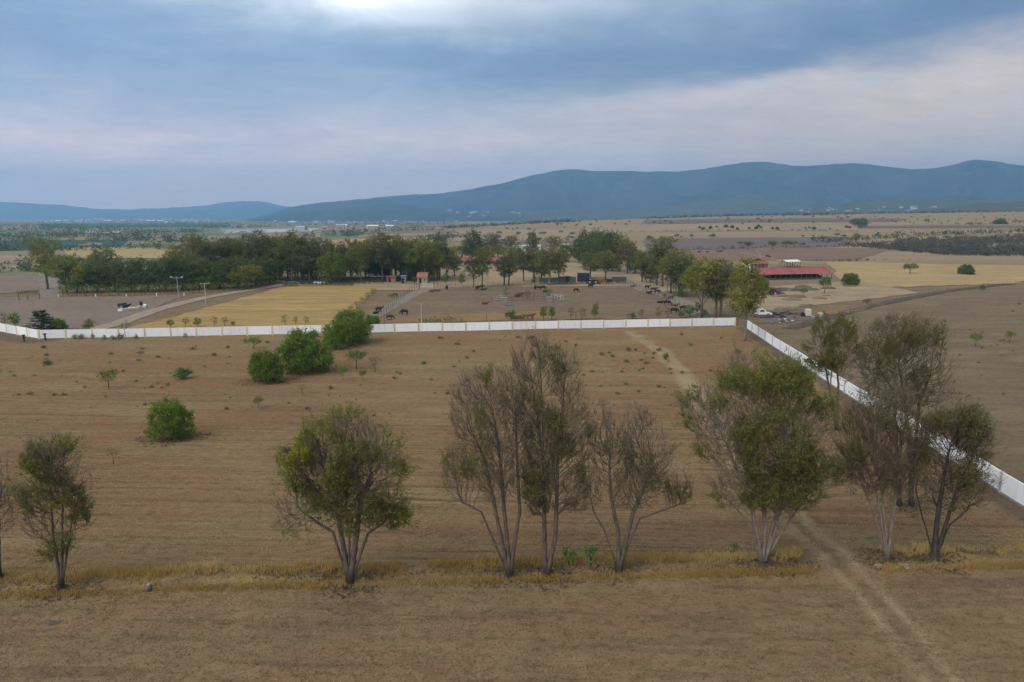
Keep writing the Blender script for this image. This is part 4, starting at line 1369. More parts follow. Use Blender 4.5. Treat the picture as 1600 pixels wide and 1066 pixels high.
cluster('beyond the golden field', 'grove beyond the golden field', [
    (456, 440, 360, 36, 'tall'), (470, 441, 372, 22, 'tall'), (484, 441, 366, 36, 'grey'), (503, 440, 372, 34, 'grey'), (440, 438, 376, 26, 'grey'), (517, 443, 388, 46, 'light'), (528, 438, 382, 30, 'dark'), (548, 438, 374, 42, 'broad'),
    (564, 442, 376, 30, 'tall'), (580, 438, 372, 36, 'broad'), (598, 441, 361, 34, 'grey'), (618, 438, 366, 38, 'broad'), (612, 440, 380, 26, 'tall'), (540, 436, 384, 30, 'grey'), (488, 436, 390, 40, 'dark'), (586, 434, 396, 36, 'dark')])
cluster('behind the small red-roofed hut', 'grove behind the red-roofed hut', [
    (640, 437, 372, 42, 'broad'), (664, 441, 376, 46, 'broad'), (656, 436, 370, 34, 'grey'), (684, 438, 378, 34, 'grey'), (628, 436, 384, 34, 'grey'), (646, 430, 392, 46, 'dark'), (686, 418, 362, 28, 'dark'), (700, 426, 388, 28, 'broad')])
cluster('round the long red-roofed stable', 'trees round the long stable', [
    (738, 404, 358, 26, 'dark'), (770, 404, 364, 28, 'grey'), (800, 403, 368, 20, 'tall'), (722, 404, 384, 30, 'light'), (748, 404, 384, 34, 'light'), (778, 406, 384, 34, 'light'), (753, 449, 386, 30, 'tall'), (740, 449, 400, 22, 'grey'), (795, 446, 388, 32, 'tall'), (788, 447, 400, 28, 'grey'), (806, 420, 386, 24, 'dark'), (710, 432, 404, 22, 'grey')])
cluster('beyond the middle of the corral', 'trees beyond the corral', [
    (832, 402, 359, 16, 'dark'), (818, 440, 384, 32, 'tall'), (834, 441, 392, 26, 'grey'), (858, 446, 386, 34, 'tall'), (873, 444, 390, 26, 'grey'), (846, 436, 388, 24, 'dark'), (884, 410, 378, 26, 'light'), (866, 402, 368, 26, 'broad')])
cluster('in the dense clump beside the lane', 'clump beside the bending lane', [
    (914, 418, 358, 30, 'dark'), (934, 420, 358, 34, 'dark'), (950, 424, 360, 40, 'dark'), (968, 425, 366, 34, 'broad'), (980, 428, 376, 34, 'broad'), (922, 436, 394, 34, 'tall'), (946, 437, 392, 34, 'broad'), (956, 424, 398, 26, 'dark'), (992, 428, 388, 26, 'dark'), (905, 410, 372, 22, 'dark')])
cluster('beside the bend of the lane', 'trees beside the bend of the lane', [
    (1003, 441, 392, 32, 'broad'), (1016, 442, 404, 26, 'dark'), (1035, 448, 370, 42, 'tall'), (1026, 446, 384, 30, 'grey'), (1060, 462, 390, 52, 'broad'), (1066, 463, 402, 44, 'dark'), (1048, 458, 396, 36, 'grey')])
cluster('inside the far corner of the wall', 'yellow-green trees at the wall corner', [
    (1096, 496, 402, 56, 'yellow'), (1118, 498, 408, 46, 'grey'), (1126, 494, 404, 48, 'yellow')])
fill = []
rf = random.Random(17)
for k in range(46):
    x = 275 + 430 * (k + rf.random()) / 46
    fill.append((x, rf.uniform(432, 441), rf.uniform(372, 398), rf.uniform(22, 36), ['grey', 'broad', 'dark', 'tall'][k % 4]))
cluster('deep inside the long grove', 'trees deep inside the long grove', fill)
plant(1164, 533, 403, 64, 'yellow', 'slender yellow-green eucalyptus standing in the gap at the wall corner', variant=1)

# bushes and little trees on the open field
FIELD = 'bushes scattered over the bare field'
plant(268, 686, 623, 66, 'molle', 'bright green round pepper tree alone in the near field', FIELD)
plant(416, 597, 548, 52, 'deep', 'deep green round bush beside the biggest pepper tree', FIELD)
plant(477, 581, 515, 82, 'deep', 'biggest dark green pepper tree in front of the white wall', FIELD)
plant(552, 536, 484, 66, 'molle', 'large pepper tree overhanging the white wall', FIELD)
plant(524, 545, 502, 40, 'molle', 'paler green bush against the large pepper tree', FIELD)
plant(582, 519, 492, 26, 'molle', 'small bush between large pepper tree and white wall', FIELD)
for row in [
    (170, 607, 577, 30, 'green_thorn', 'crooked small green tree in the field near the far wall end'),
    (286, 592, 574, 30, 'green_shrublet', 'low wide green bush left of the round dark bushes'),
    (397, 545, 527, 26, 'green_thorn', 'flat green bush in front of the white wall panels'),
    (383, 536, 528, 10, 'green_shrublet', 'tiny green bush touching the flat one by the wall'),
    (557, 577, 546, 34, 'green_thorn', 'largest of the little trees below the pepper trees'),
    (586, 582, 556, 24, 'thorn', 'grey-green little tree right of the largest little one'),
    (536, 594, 573, 15, 'green_thorn', 'tiny dark tree left of the largest little tree'),
    (567, 595, 578, 12, 'green_thorn', 'tiny tree between two slightly larger little trees'),
    (469, 597, 585, 11, 'thorn', 'upper of two tiny stick trees below the biggest pepper tree'),
    (473, 618, 600, 16, 'thorn', 'lower of two tiny stick trees below the biggest pepper tree'),
    (404, 638, 620, 16, 'green_thorn', 'tiny green tree alone above the round leafy tree'),
    (178, 725, 697, 22, 'thorn', 'thin wispy shrub in front of the near green pepper tree'),
    (942, 647, 622, 20, 'thorn', 'bare flat-topped thorn tree in the middle of the field'),
    (868, 556, 539, 20, 'green_thorn', 'bright green flat bush behind the tallest narrow tree'),
    (1040, 562, 550, 10, 'green_shrublet', 'small green shrub beside the worn field track'),
    (1152, 560, 545, 14, 'green_thorn', 'little green tree behind the broad vase-shaped eucalyptus'),
    (1197, 553, 545, 12, 'green_shrublet', 'small green shrub at the foot of the side wall'),
    (1147, 862, 849, 18, 'green_thorn', 'small green shrub in the strip left of the vase-shaped eucalyptus'),
    (75, 570, 563, 14, 'green_shrublet', 'small flat green weed left of the crooked green tree'),
    (1047, 578, 574, 10, 'green_shrublet', 'small green weed close to the worn track'),
    (1524, 541, 520, 18, 'green_thorn', 'small green tree in the field beyond the side wall'),
    (1577, 536, 517, 16, 'green_thorn', 'second small green tree beyond the side wall, nearer the edge'),
    (1565, 562, 553, 8, 'thorn', 'tiny bare stick tree beyond the side wall'),
    (1387, 500, 492, 8, 'shrublet', 'dark weed beside the two tall crowns beyond the wall'),
]:
    plant(row[0], row[1], row[2], row[3], row[4], row[5], FIELD)

# young trees along the inner side of the long wall
row = [(9, 514, 487, 14, 'dull_sapling'), (24, 514, 488, 15, 'green_sapling'), (140, 518, 498, 18, 'green_sapling'), (198, 520, 501, 16, 'dull_sapling'), (266, 512, 499, 12, 'green_sapling'), (290, 511, 496, 13, 'dull_sapling'), (309, 511, 496, 14, 'green_sapling'),
       (335, 510, 493, 11, 'dull_sapling'), (351, 510, 494, 11, 'dull_sapling'), (364, 510, 502, 8, 'green_sapling'), (446, 508, 491, 14, 'dull_sapling'), (462, 507, 494, 10, 'dull_sapling'), (478, 507, 494, 12, 'dull_sapling'),
       (800, 500, 484, 15, 'green_sapling'), (818, 500, 490, 12, 'green_sapling'), (849, 500, 478, 13, 'green_sapling'), (862, 500, 478, 14, 'green_sapling'), (892, 500, 478, 13, 'dull_sapling'), (909, 500, 479, 13, 'dull_sapling'), (930, 499, 473, 13, 'green_sapling'),
       (988, 499, 488, 14, 'green_sapling'), (1002, 498, 482, 11, 'dull_sapling'), (1030, 499, 477, 13, 'dull_sapling'), (1043, 498, 478, 12, 'dull_sapling'), (1065, 497, 485, 12, 'green_sapling'), (1078, 496, 476, 17, 'green_sapling'), (1100, 496, 482, 13, 'green_sapling'), (1090, 492, 472, 12, 'green_sapling')]
for n, r in enumerate(row):
    look = 'bright green young tree' if r[4] == 'green_sapling' else 'thin grey-green young tree'
    plant(*r[:4], r[4], f'{look} behind the white wall, {ORD[n]} in the row from the left', 'young trees behind the white wall')
plant(65, 517, 485, 40, 'conifer', 'dark bushy conifer behind the bend of the wall')
plant(92, 516, 498, 26, 'deep', 'low green bush beside the dark conifer at the wall bend')
for n, r in enumerate([(531, 502, 489, 12), (540, 495, 482, 11), (549, 489, 476, 11), (557, 482, 470, 11), (566, 475, 463, 11), (575, 468, 456, 11), (583, 462, 450, 12), (524, 507, 495, 12)]):
    plant(*r, 'dull_sapling', f'pale young tree lining the farm lane, {ORD[n] if n < 7 else "lowest"} one {"up from the wall" if n < 7 else "by the wall"}', 'young trees lining the farm lane')
for r, l in [((790, 466, 447, 12), 'young tree at left end of the pen rails'), ((824, 468, 453, 11), 'young tree in the middle of the pen rails'), ((858, 466, 450, 13), 'young tree at right end of the pen rails'),
             ((722, 448, 425, 12), 'small conical tree left of the corral back rail'), ((697, 446, 426, 10), 'small dark conical tree by the red-roofed hut'), ((835, 447, 428, 8), 'narrow young tree behind the corral back rail'), ((648, 445, 432, 10), 'dark young tree left of the red-roofed hut')]:
    plant(*r, 'dull_sapling' if 'rails' in l else 'green_sapling', l, 'young trees round the corral')

# trees on the farmland to the right
for r, l in [((1422, 428, 411, 22, 'acacia'), 'umbrella-shaped tree in the pale golden field'), ((1509, 429, 413, 25, 'deep'), 'round dense bush in the pale golden field'), ((1328, 446, 427, 26, 'deep'), 'round green bush right of the long red barn'),
             ((1288, 459, 433, 20, 'acacia'), 'grey-green tree in front of the barn end'), ((1255, 464, 449, 14, 'acacia'), 'small tree on the rough ground before the barn'), ((1188, 455, 433, 26, 'deep'), 'dark green bush beside the red tractor'),
             ((1168, 391, 377, 15, 'acacia'), 'small round tree beside the dirt track up the hill'), ((1157, 384, 377, 9, 'acacia'), 'tiny tree on the ploughed hill field'), ((1175, 384, 379, 9, 'acacia'), 'tiny grey tree just above the hill track'), ((1207, 390, 376, 18, 'acacia'), 'flat-topped tree on the ploughed hill edge'),
             ((1228, 387, 376, 15, 'acacia'), 'left one of two touching trees on the ploughed hill edge'), ((1240, 387, 376, 18, 'acacia'), 'right one of two touching trees on the ploughed hill edge'), ((1255, 385, 379, 10, 'acacia'), 'tiny tree right of the two touching trees'),
             ((1184, 412, 404, 12, 'deep'), 'small green bush above the red barn roof'), ((1285, 376, 369, 10, 'acacia'), 'lone tiny tree on the tan hill pasture'), ((1345, 355, 340, 26, 'dark'), 'dark green tree clump on the far tan pasture'), ((1336, 352, 341, 18, 'dark'), 'smaller dark tree beside the clump on the far pasture'),
             ((1447, 350, 341, 10, 'acacia'), 'lone tiny umbrella tree on the farthest pasture'), ((1562, 350, 341, 18, 'deep'), 'dark round bush on the farthest pasture'), ((1308, 371, 364, 9, 'acacia'), 'tiny tree above the scrub corner'), ((1337, 379, 364, 14, 'broad'), 'loose tall tree at the scrub edge'),
             ((1535, 453, 443, 10, 'shrublet'), 'dark shrub on the track beyond the golden field'), ((1355, 474, 467, 11, 'shrublet'), 'dark weed beside the dark curved track')]:
    plant(*r, l, 'trees on the hillside farmland')

def in_poly(n, poly, rng, bias=None):
    """random pixel positions inside a quad TL TR BR BL"""
    u, v = rng.random(n), rng.random(n)
    P = np.array(poly, float)
    return (P[0] * ((1 - u) * (1 - v))[:, None] + P[1] * (u * (1 - v))[:, None] + P[2] * (u * v)[:, None] + P[3] * ((1 - u) * v)[:, None])

for poly, n, lab, kind, lo, hi in [
    ([(1060, 338), (1330, 338), (1330, 351), (1000, 352)], 26, 'far dark acacia dotted on the tan slope under the mountain', 'acacia', 2.5, 4.5),
    ([(880, 346), (1060, 341), (1060, 352), (860, 356)], 26, 'far dark acacia on the slope edge above the clump', 'acacia', 2.5, 5),
    ([(1340, 338), (1640, 336), (1640, 350), (1400, 352)], 46, 'tiny dark tree dotted over the farthest pasture', 'acacia', 1.5, 3),
    ([(1000, 372), (1130, 370), (1130, 375), (1000, 377)], 12, 'small dark tree along the upper edge of ploughed field', 'acacia', 2.5, 4),
    ([(1080, 355), (1330, 356), (1330, 359), (1080, 360)], 22, 'dark bush on the boundary line across the tan field', 'deep', 2.0, 4),
    ([(720, 362), (900, 356), (900, 380), (720, 384)], 24, 'dark tree on the tan field behind the grove', 'acacia', 3, 5.5),
    ([(1250, 372), (1400, 366), (1400, 376), (1280, 382)], 12, 'small tree along the upper edge of scrub', 'acacia', 2.5, 4)]:
    for p in in_poly(n, poly, RNG):
        f = gp(*p)
        if f.y > 5000:
            continue
        H = random.uniform(lo, hi)
        plant(p[0], 0, 0, H * 1.25 / depth_px(f.y), kind, lab, 'far trees: ' + lab.split(' on ')[-1].split(' over ')[-1].split(' along ')[-1], foot=f, hgt=H)

# weeds on the bare field
rngw = np.random.default_rng(5)
wl = [(270/3.95*1, 520+96/3.95), (22, 588), (68, 544), (73, 556), (173, 554), (219, 553), (247, 559), (217, 564), (237, 606), (253, 607), (262, 602), (223, 546), (335, 556), (301, 546), (356, 544), (193, 581), (213, 596), (30, 618), (47, 617), (85, 618), (100, 618), (133, 606), (227, 633), (239, 633), (354, 640),
      (418, 536), (625, 585), (616, 592), (662, 569), (688, 530), (715, 539), (674, 594), (699, 616), (584, 650), (594, 667), (517, 608), (480, 640), (730, 560), (709, 574), (740, 550), (900, 540), (884, 535), (940, 555), (952, 552), (957, 558), (900, 569), (912, 587), (925, 582), (972, 582), (978, 601), (1002, 564), (1010, 569), (1004, 577), (1030, 548), (1020, 560), (1066, 583), (1110, 580), (1122, 581), (1029, 605), (998, 613), (1008, 646), (965, 616), (982, 548), (993, 548), (1079, 540), (1065, 524), (1022, 554), (979, 566), (810, 529), (832, 529), (825, 530), (1085, 606)]
for k, (x, y) in enumerate(wl):
    side = 'left part of' if x < 420 else ('middle of' if x < 780 else 'right part of')
    w = random.uniform(6, 11)
    plant(x, y, y - w * .5, w, 'shrublet', f'small dark weed clump on the bare {side} field', f'weeds on the bare {side} field')
for p in in_poly(90, [(0, 540), (1130, 520), (1100, 640), (0, 660)], rngw):
    w = random.uniform(3, 5.5)
    side = 'left part of' if p[0] < 420 else ('middle of' if p[0] < 780 else 'right part of')
    plant(p[0], p[1], p[1] - w * .5, w, 'shrublet', f'small dark weed clump on the bare {side} field', f'weeds on the bare {side} field')
for n, (x, y, w) in enumerate([(86, 528, 8), (117, 530, 10), (127, 530, 10), (145, 530, 7), (163, 531, 8), (177, 532, 9), (189, 530, 15), (213, 530, 7), (290, 528, 6)]):
    plant(x, y, y - 9, w, 'shrublet', f'dark shrub at the foot of the white wall, {ORD[n]} from the bend', 'shrubs at the foot of the white wall')
for p in in_poly(46, [(1330, 520), (1610, 470), (1640, 640), (1480, 620)], rngw):
    w = random.uniform(3, 6)
    plant(p[0], p[1], p[1] - w * .5, w, 'shrublet', 'small dark weed in the field beyond the side wall', 'weeds beyond the side wall')

# ------------------------------------------------------------------ masses of growth nobody could count
def tuft_cloud(name, C, R_, n, leaf, m, seed, flat=.7, up=0.0, kind='stuff', droop=0.0):
    """crowns of many bushes in one mesh: centres C, radii R_, n leaf faces each"""
    rng = np.random.default_rng(seed)
    C = np.repeat(C, n, axis=0)
    Rr = np.repeat(R_, n)
    d = unit(rng.normal(0, 1, C.shape)) * (rng.random(len(C)) ** .4)[:, None]
    d[:, 2] = np.abs(d[:, 2]) * flat * 1.6 - .1
    base = C + d * Rr[:, None]
    lv, lf = leaf_geom(base, rng.normal(0, .8, base.shape) + np.array([0, 0, droop]), leaf * np.minimum(Rr, 3) * (.6 + .8 * rng.random(len(C))), leaf * .55 * np.minimum(Rr, 3), rng)
    b = np.repeat(rng.normal(0, .22, len(R_)), n)
    t = np.clip(.4 + b + rng.normal(0, .15, len(C)), 0, 1)
    me = mesh_np(name, lv, lf, m, {'tint': np.repeat(t, 4)})
    return tag(link(name, me), kind=kind)

def wood(name, a, b, width, hgt, n, m, seed, leaves=18):
    """a belt of far woodland between two pixels"""
    rng = np.random.default_rng(seed)
    n = int(n * (.42 if m is W_far else .75))
    A, B = gp(*a), gp(*b)
    t = rng.random(n)
    x = A.x + (B.x - A.x) * t + rng.normal(0, 6, n)
    y = A.y + (B.y - A.y) * t + rng.random(n) * width
    Rr = hgt * (.35 + .4 * rng.random(n) ** 2)
    tuft_cloud(name, np.stack([x, y, h(x, y) + Rr * .35], -1), Rr, leaves, .55 if hgt < 9 else .8, m, seed, flat=.9)

W_far = leaf_mat('far_woodland_leaf', (.09, .12, .07), (.12, .145, .08), (.155, .175, .095), .45)
sd_ = 300
for a, b, wd, hg, n in [((-40, 391), (66, 393), 25, 9, 70), ((-40, 374), (72, 374), 60, 14, 110), ((70, 371), (176, 371), 60, 14, 120), ((178, 376), (240, 378), 40, 12, 60), ((190, 389), (290, 392), 20, 8, 60), ((90, 393), (170, 391), 20, 8, 50), ((-40, 428), (62, 424), 12, 6, 60),
                      ((-40, 362), (200, 360), 60, 12, 150), ((200, 366), (300, 365), 60, 12, 110), ((40, 352), (420, 350), 300, 13, 330), ((-40, 355), (80, 354), 200, 13, 120), ((300, 358), (420, 356), 80, 12, 130), ((420, 354), (700, 351), 200, 14, 260), ((500, 366), (690, 361), 60, 11, 120), ((440, 372), (560, 369), 40, 10, 90),
                      ((560, 349), (740, 347), 300, 14, 200), ((-40, 347), (420, 346.5), 700, 15, 330), ((430, 348), (620, 347), 500, 15, 200), ((660, 378), (720, 372), 30, 9, 50), ((230, 381), (300, 380), 30, 10, 60), ((100, 377), (190, 377.5), 15, 8, 50), ((0, 383), (60, 384), 20, 9, 40)]:
    sd_ += 1
    wood('far_woodland', a, b, wd, hg, n, W_far, sd_)
L_ridge = leaf_mat('ridge_scrub_leaf', (.042, .056, .030), (.062, .075, .038), (.09, .095, .05))
for a, b, wd, hg, n in [((690, 358), (800, 352), 90, 6, 260), ((800, 352), (900, 347), 110, 6, 260), ((900, 346), (1040, 340.5), 120, 6, 260), ((1010, 342), (1330, 337.5), 90, 6, 420), ((1130, 338), (1400, 335.5), 120, 5, 300), ((1330, 335), (1660, 332), 60, 4.5, 240), ((1500, 352), (1660, 350), 40, 3.5, 90), ((1290, 381), (1420, 372), 30, 4.5, 90), ((1420, 371), (1660, 362), 30, 4.5, 150), ((1010, 393), (1190, 388), 6, 2.2, 60), ((900, 364), (1340, 361), 8, 2.2, 90), ((1190, 386), (1400, 388), 6, 2.0, 60), ((1290, 409), (1400, 407), 4, 1.6, 40), ((700, 378), (900, 376), 8, 3, 60)]:
    sd_ += 1
    wood('ridge_scrub', a, b, wd, hg, n, L_ridge, sd_, 16)
rs = np.random.default_rng(77)
pp = np.vstack([in_poly(1500, [(1300, 384), (1660, 368), (1660, 402), (1480, 399)], rs), in_poly(420, [(1400, 374), (1660, 364), (1660, 380), (1400, 384)], rs)])
FP = np.array([gp(*p) for p in pp])
tuft_cloud('scrubland', FP + np.array([0, 0, .5]), 1.2 + 1.3 * rs.random(len(FP)), 24, .46, L_scrub, 78, flat=.75)
FP2 = np.array([gp(*p) for p in in_poly(130, [(1300, 382), (1660, 366), (1660, 402), (1480, 399)], rs)])
tuft_cloud('scrubland', FP2 + np.array([0, 0, .6]), 1.4 + 1.4 * rs.random(len(FP2)), 40, .42, L_ridge, 79, flat=.8)

# clipped hedge along the driveway
def hedge(name, label, pxs, hgt, wid, n, m, seed):
    rng = np.random.default_rng(seed)
    pts = [gp(*p) for p in pxs]
    C = []
    for a, b in zip(pts[:-1], pts[1:]):
        k = int(n * (b - a).length / 20)
        t = rng.random(k)
        q = np.array(a)[None] + t[:, None] * (np.array(b) - np.array(a))[None]
        q[:, 1] += (rng.random(k) - .5) * wid
        q[:, 2] += rng.random(k) ** .7 * hgt
        C.append(q)
    C = np.vstack(C)
    lv, lf = leaf_geom(C, rng.normal(0, 1, C.shape), .45, .3, rng)
    me = mesh_np('foliage', lv, lf, m, {'tint': np.repeat(np.clip(rng.normal(.35, .2, len(C)), 0, 1), 4)})
    t = thing(name, label, 'hedge', pts[0])
    o = link('foliage', me, t)
    o.location = -pts[0]
    sm_ = MB().bar((0, 0, -.1), (0, 0, hgt * .8), .05, n=4).mesh('stem', B_dark)
    for a, b in zip(pts[:-1], pts[1:]):
        for q in np.linspace(.02, .98, 9):
            link('stem', sm_, t, a + (b - a) * q - pts[0])
hedge('hedge', 'dark clipped hedge along the driveway under the dark trees', [(92, 463), (200, 462.5), (300, 459), (380, 454), (428, 446)], 3.4, 1.8, 650, L_molledark, 5)
hedge('hedge', 'low dark hedge between driveway mouth and the tall trunks', [(440, 446), (520, 445), (600, 444)], 1.5, 1.2, 300, L_dark, 6)
hedge('hedge', 'short green hedge in the pale strip near the wall bend', [(28, 460), (58, 458)], 1.0, 1.0, 300, L_dark, 7)
hedge('hedge', 'low green growth along the wall inside the corral', [(655, 507), (722, 505)], 1.5, 1.2, 300, L_molle, 8)
hedge('hedge', 'bright green planting at the driveway mouth', [(443, 448), (464, 448)], 1.7, 2.0, 500, L_molle, 9)

# ------------------------------------------------------------------ grass strip
def strip_grass():
    rng = np.random.default_rng(31)
    td_pts = TRACK
    C = []
    def clumps(n, off, sd, hlo, hhi, blades, thr, seed, dens_s=3.2):
        x = rng.uniform(-40, 44, n)
        y = STRIP_Y0 + STRIP_K * x + off + rng.normal(0, sd, n)
        keep = vnoise(x, y * .4, dens_s, seed) + .12 * rng.normal(size=n) > thr
        d, _ = seg_dist(x, y, td_pts)
        keep &= d > 2.0 + .8 * rng.random(n)
        x, y = x[keep], y[keep]
        hh = (hlo + (hhi - hlo) * rng.random(len(x))) * (.6 + .7 * vnoise(x, y, 2.1, seed + 3))
        X = np.repeat(x, blades) + rng.normal(0, .16, len(x) * blades)
        Y = np.repeat(y, blades) + rng.normal(0, .14, len(x) * blades)
        H_ = np.repeat(hh, blades) * (.6 + .6 * rng.random(len(X)))
        T = np.repeat(np.clip(vnoise(x, y, 5, seed + 8) + rng.normal(0, .1, len(x)), 0, 1), blades)
        C.append((np.stack([X, Y, h(X, Y) - .03], -1), H_, T))
    clumps(2200, 1.15, .34, .28, .62, 22, .33, 41)
    clumps(2000, -.72, .15, .18, .40, 22, .33, 42)
    clumps(700, .2, .5, .12, .30, 16, .52, 43)
    P = np.vstack([c[0] for c in C])
    H_ = np.concatenate([c[1] for c in C])
    T = np.concatenate([c[2] for c in C])
    ax = np.stack([rng.normal(.05, .28, len(P)), rng.normal(0, .28, len(P)), np.ones(len(P))], -1)
    lv, lf = leaf_geom(P, ax, H_, np.maximum(.020, H_ * .055), rng)
    t = np.clip(T + rng.normal(0, .15, len(P)), 0, 1)
    me = mesh_np('dry_grass', lv, lf, L_grass, {'tint': np.repeat(t, 4)})
    tag(link('dry_grass', me), kind='stuff')
    # dead leaves and brown stalks under the trees
    n = 7000
    x = rng.uniform(-40, 44, n)
    y = STRIP_Y0 + STRIP_K * x + rng.normal(.4, .75, n)
    d, _ = seg_dist(x, y, td_pts)
    k = (d > 1.6) & (vnoise(x, y, 2.6, 51) > .35)
    x, y = x[k], y[k]
    P = np.stack([x, y, h(x, y)], -1)
    ax = np.stack([rng.normal(0, .7, len(P)), rng.normal(0, .7, len(P)), np.full(len(P), .55)], -1)
    lv, lf = leaf_geom(P, ax, .22 * (.5 + rng.random(len(P))), .05, rng)
    me = mesh_np('dead_stalks', lv, lf, L_brown, {'tint': np.repeat(rng.random(len(P)), 4)})
    tag(link('dead_stalks', me), kind='stuff')
strip_grass()

def stubble(name, n, ylo, yhi, size, seed, m, power=1.0):
    rng = np.random.default_rng(seed)
    y = ylo + (yhi - ylo) * rng.random(n) ** power
    x = (rng.random(n) * 2 - 1) * y * .84
    k = rng.random(n) < .75
    wx = P_WC.x + (P_WD.x - P_WC.x) * (P_WC.y - y) / (P_WC.y - P_WD.y)
    k &= x < wx - 2
    x, y = x[k], y[k]
    b = 4
    X, Y = np.repeat(x, b) + rng.normal(0, size * .35, len(x) * b), np.repeat(y, b) + rng.normal(0, size * .35, len(x) * b)
    P = np.stack([X, Y, h(X, Y) - .01], -1)
    ax = np.stack([rng.normal(0, .7, len(P)), rng.normal(0, .7, len(P)), np.full(len(P), .6)], -1)
    s = size * (.5 + rng.random(len(P)) ** 2 * 1.6)
    lv, lf = leaf_geom(P, ax, s, s * .34, rng)
    t = np.clip(np.repeat(vnoise(x, y, 2.3, seed + 4), b) + rng.normal(0, .2, len(P)), 0, 1)
    me = mesh_np(name, lv, lf, m, {'tint': np.repeat(t, 4)})
    tag(link(name, me), kind='stuff')
stubble('field_stubble', 70000, 27, 44, .062, 61, L_litter)
stubble('field_stubble', 40000, 46, 80, .070, 62, L_litter, 1.4)

# fallen leaves and bark under the crowns, their dark brown added as contact shadow
def shade_litter_under(spots, seed):
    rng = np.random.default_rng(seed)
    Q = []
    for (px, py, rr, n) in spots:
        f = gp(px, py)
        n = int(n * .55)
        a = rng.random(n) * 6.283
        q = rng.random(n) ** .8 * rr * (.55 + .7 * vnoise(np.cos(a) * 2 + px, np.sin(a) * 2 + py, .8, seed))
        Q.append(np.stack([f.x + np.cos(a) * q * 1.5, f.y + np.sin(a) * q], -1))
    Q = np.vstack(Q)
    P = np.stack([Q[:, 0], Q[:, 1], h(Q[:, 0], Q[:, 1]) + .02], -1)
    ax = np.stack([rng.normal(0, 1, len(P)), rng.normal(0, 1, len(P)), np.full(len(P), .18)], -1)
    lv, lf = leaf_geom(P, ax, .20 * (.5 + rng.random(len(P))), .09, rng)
    me = mesh_np('leaf_litter_shade', lv, lf, L_brown, {'tint': np.repeat(rng.random(len(P)), 4)})
    tag(link('leaf_litter_shade', me), kind='stuff')
shade_litter_under([(98, 921, 1.6, 900), (546, 913, 1.8, 1000), (796, 900, 1.6, 900), (858, 898, 1.8, 1100), (966, 892, 1.7, 900), (1196, 878, 2.2, 1600), (1388, 873, 1.8, 900), (1460, 874, 1.9, 1100), (1424, 790, 2.4, 1100), (1308, 672, 2.4, 900),
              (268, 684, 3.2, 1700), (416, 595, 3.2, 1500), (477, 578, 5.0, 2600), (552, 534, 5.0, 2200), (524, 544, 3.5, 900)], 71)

# ------------------------------------------------------------------ small things on the strip
M_rock = simple('weathered_rock', (.165, .155, .145), (.10, .094, .088), 4, .9, .02)
M_rocktop = simple('pale_rock_cap', (.36, .345, .325), (.27, .255, .24), 6, .9)
M_soil = simple('dark_loose_soil', (.135, .100, .066), (.095, .070, .048), 5, 1, .03)
M_deadwood = simple('dead_wood', (.10, .08, .065), (.06, .046, .038), 6, .95, .01)
M_rubble = simple('pale_rubble', (.25, .215, .18), (.17, .145, .12), 8, .95, .02)

f = gp(233, 923)
t = thing('boulder', 'grey boulder with pale top sitting in the dry grass', 'boulder', f)
MB().ball((0, 0, .22), .21, 3, (1, .9, 1.25), .02, 3).build('stone', M_rock, t, True)
MB().ball((.03, -.02, .44), .13, 2, (1, .95, .6), .012, 4).build('cap', M_rocktop, t, True)
f = gp(78, 974)
mb = MB()
mb.ball((0, 0, -.03), .5, 3, (1.3, .7, .2), .035, 5)
tag(mb.build('soil_mound', M_soil, None, False, f), 'low dark soil mound in the stubble at near edge', 'mound')
f = gp(1222, 889)
for k, (dx, dy, L_, a, r_) in enumerate([(0, 0, 2.6, .1, .09), (-.5, .3, 1.9, -.25, .06), (.4, -.25, 1.6, .35, .05)]):
    d = Vector((math.cos(a), math.sin(a), .03))
    mb = MB()
    c = Vector((dx, dy, r_))
    mb.bar(c - d * L_ / 2, c + d * L_ / 2, r_, r_ * .6)
    mb.bar(c + d * L_ * .1, c + d * L_ * .1 + Vector((.3, .35, .25)), r_ * .5, r_ * .2)
    tag(mb.build('fallen_branch', M_deadwood, None, False, Vector((f.x, f.y, float(h(f.x + dx, f.y + dy))))), ['thickest fallen branch lying by the pale-stemmed eucalyptus', 'thinner fallen branch behind the thickest fallen one', 'short forked fallen branch in front of the others'][k], 'branch', 'fallen branches under the eucalyptus')
rr = random.Random(4)
for k in range(9):
    x, y = 1360 + 62 * rr.random(), 884 + 7 * rr.random()
    f = gp(x, y)
    mb = MB()
    s = rr.uniform(.10, .22)
    mb.ball((0, 0, s * .4), s, 1, (1.3, 1, .7), s * .12, k)
    tag(mb.build('stone', M_rubble, None, False, f), 'pale loose stone in the low heap under the twiggy tree', 'stone', 'pale stones under the twiggy tree')
f = gp(1558, 938)
mb = MB()
mb.bar((0, 0, -.1), (.25, .1, .75), .012, .008, 5)
mb.bar((.25, .1, .75), (.55, .15, 1.45), .008, .004, 5)
mb.bar((.2, .08, .6), (.05, .1, 1.1), .006, .003, 5)
tag(mb.build('dry_stalk', M_deadwood, None, False, f), 'single thin dry stalk standing in the stubble', 'stalk')

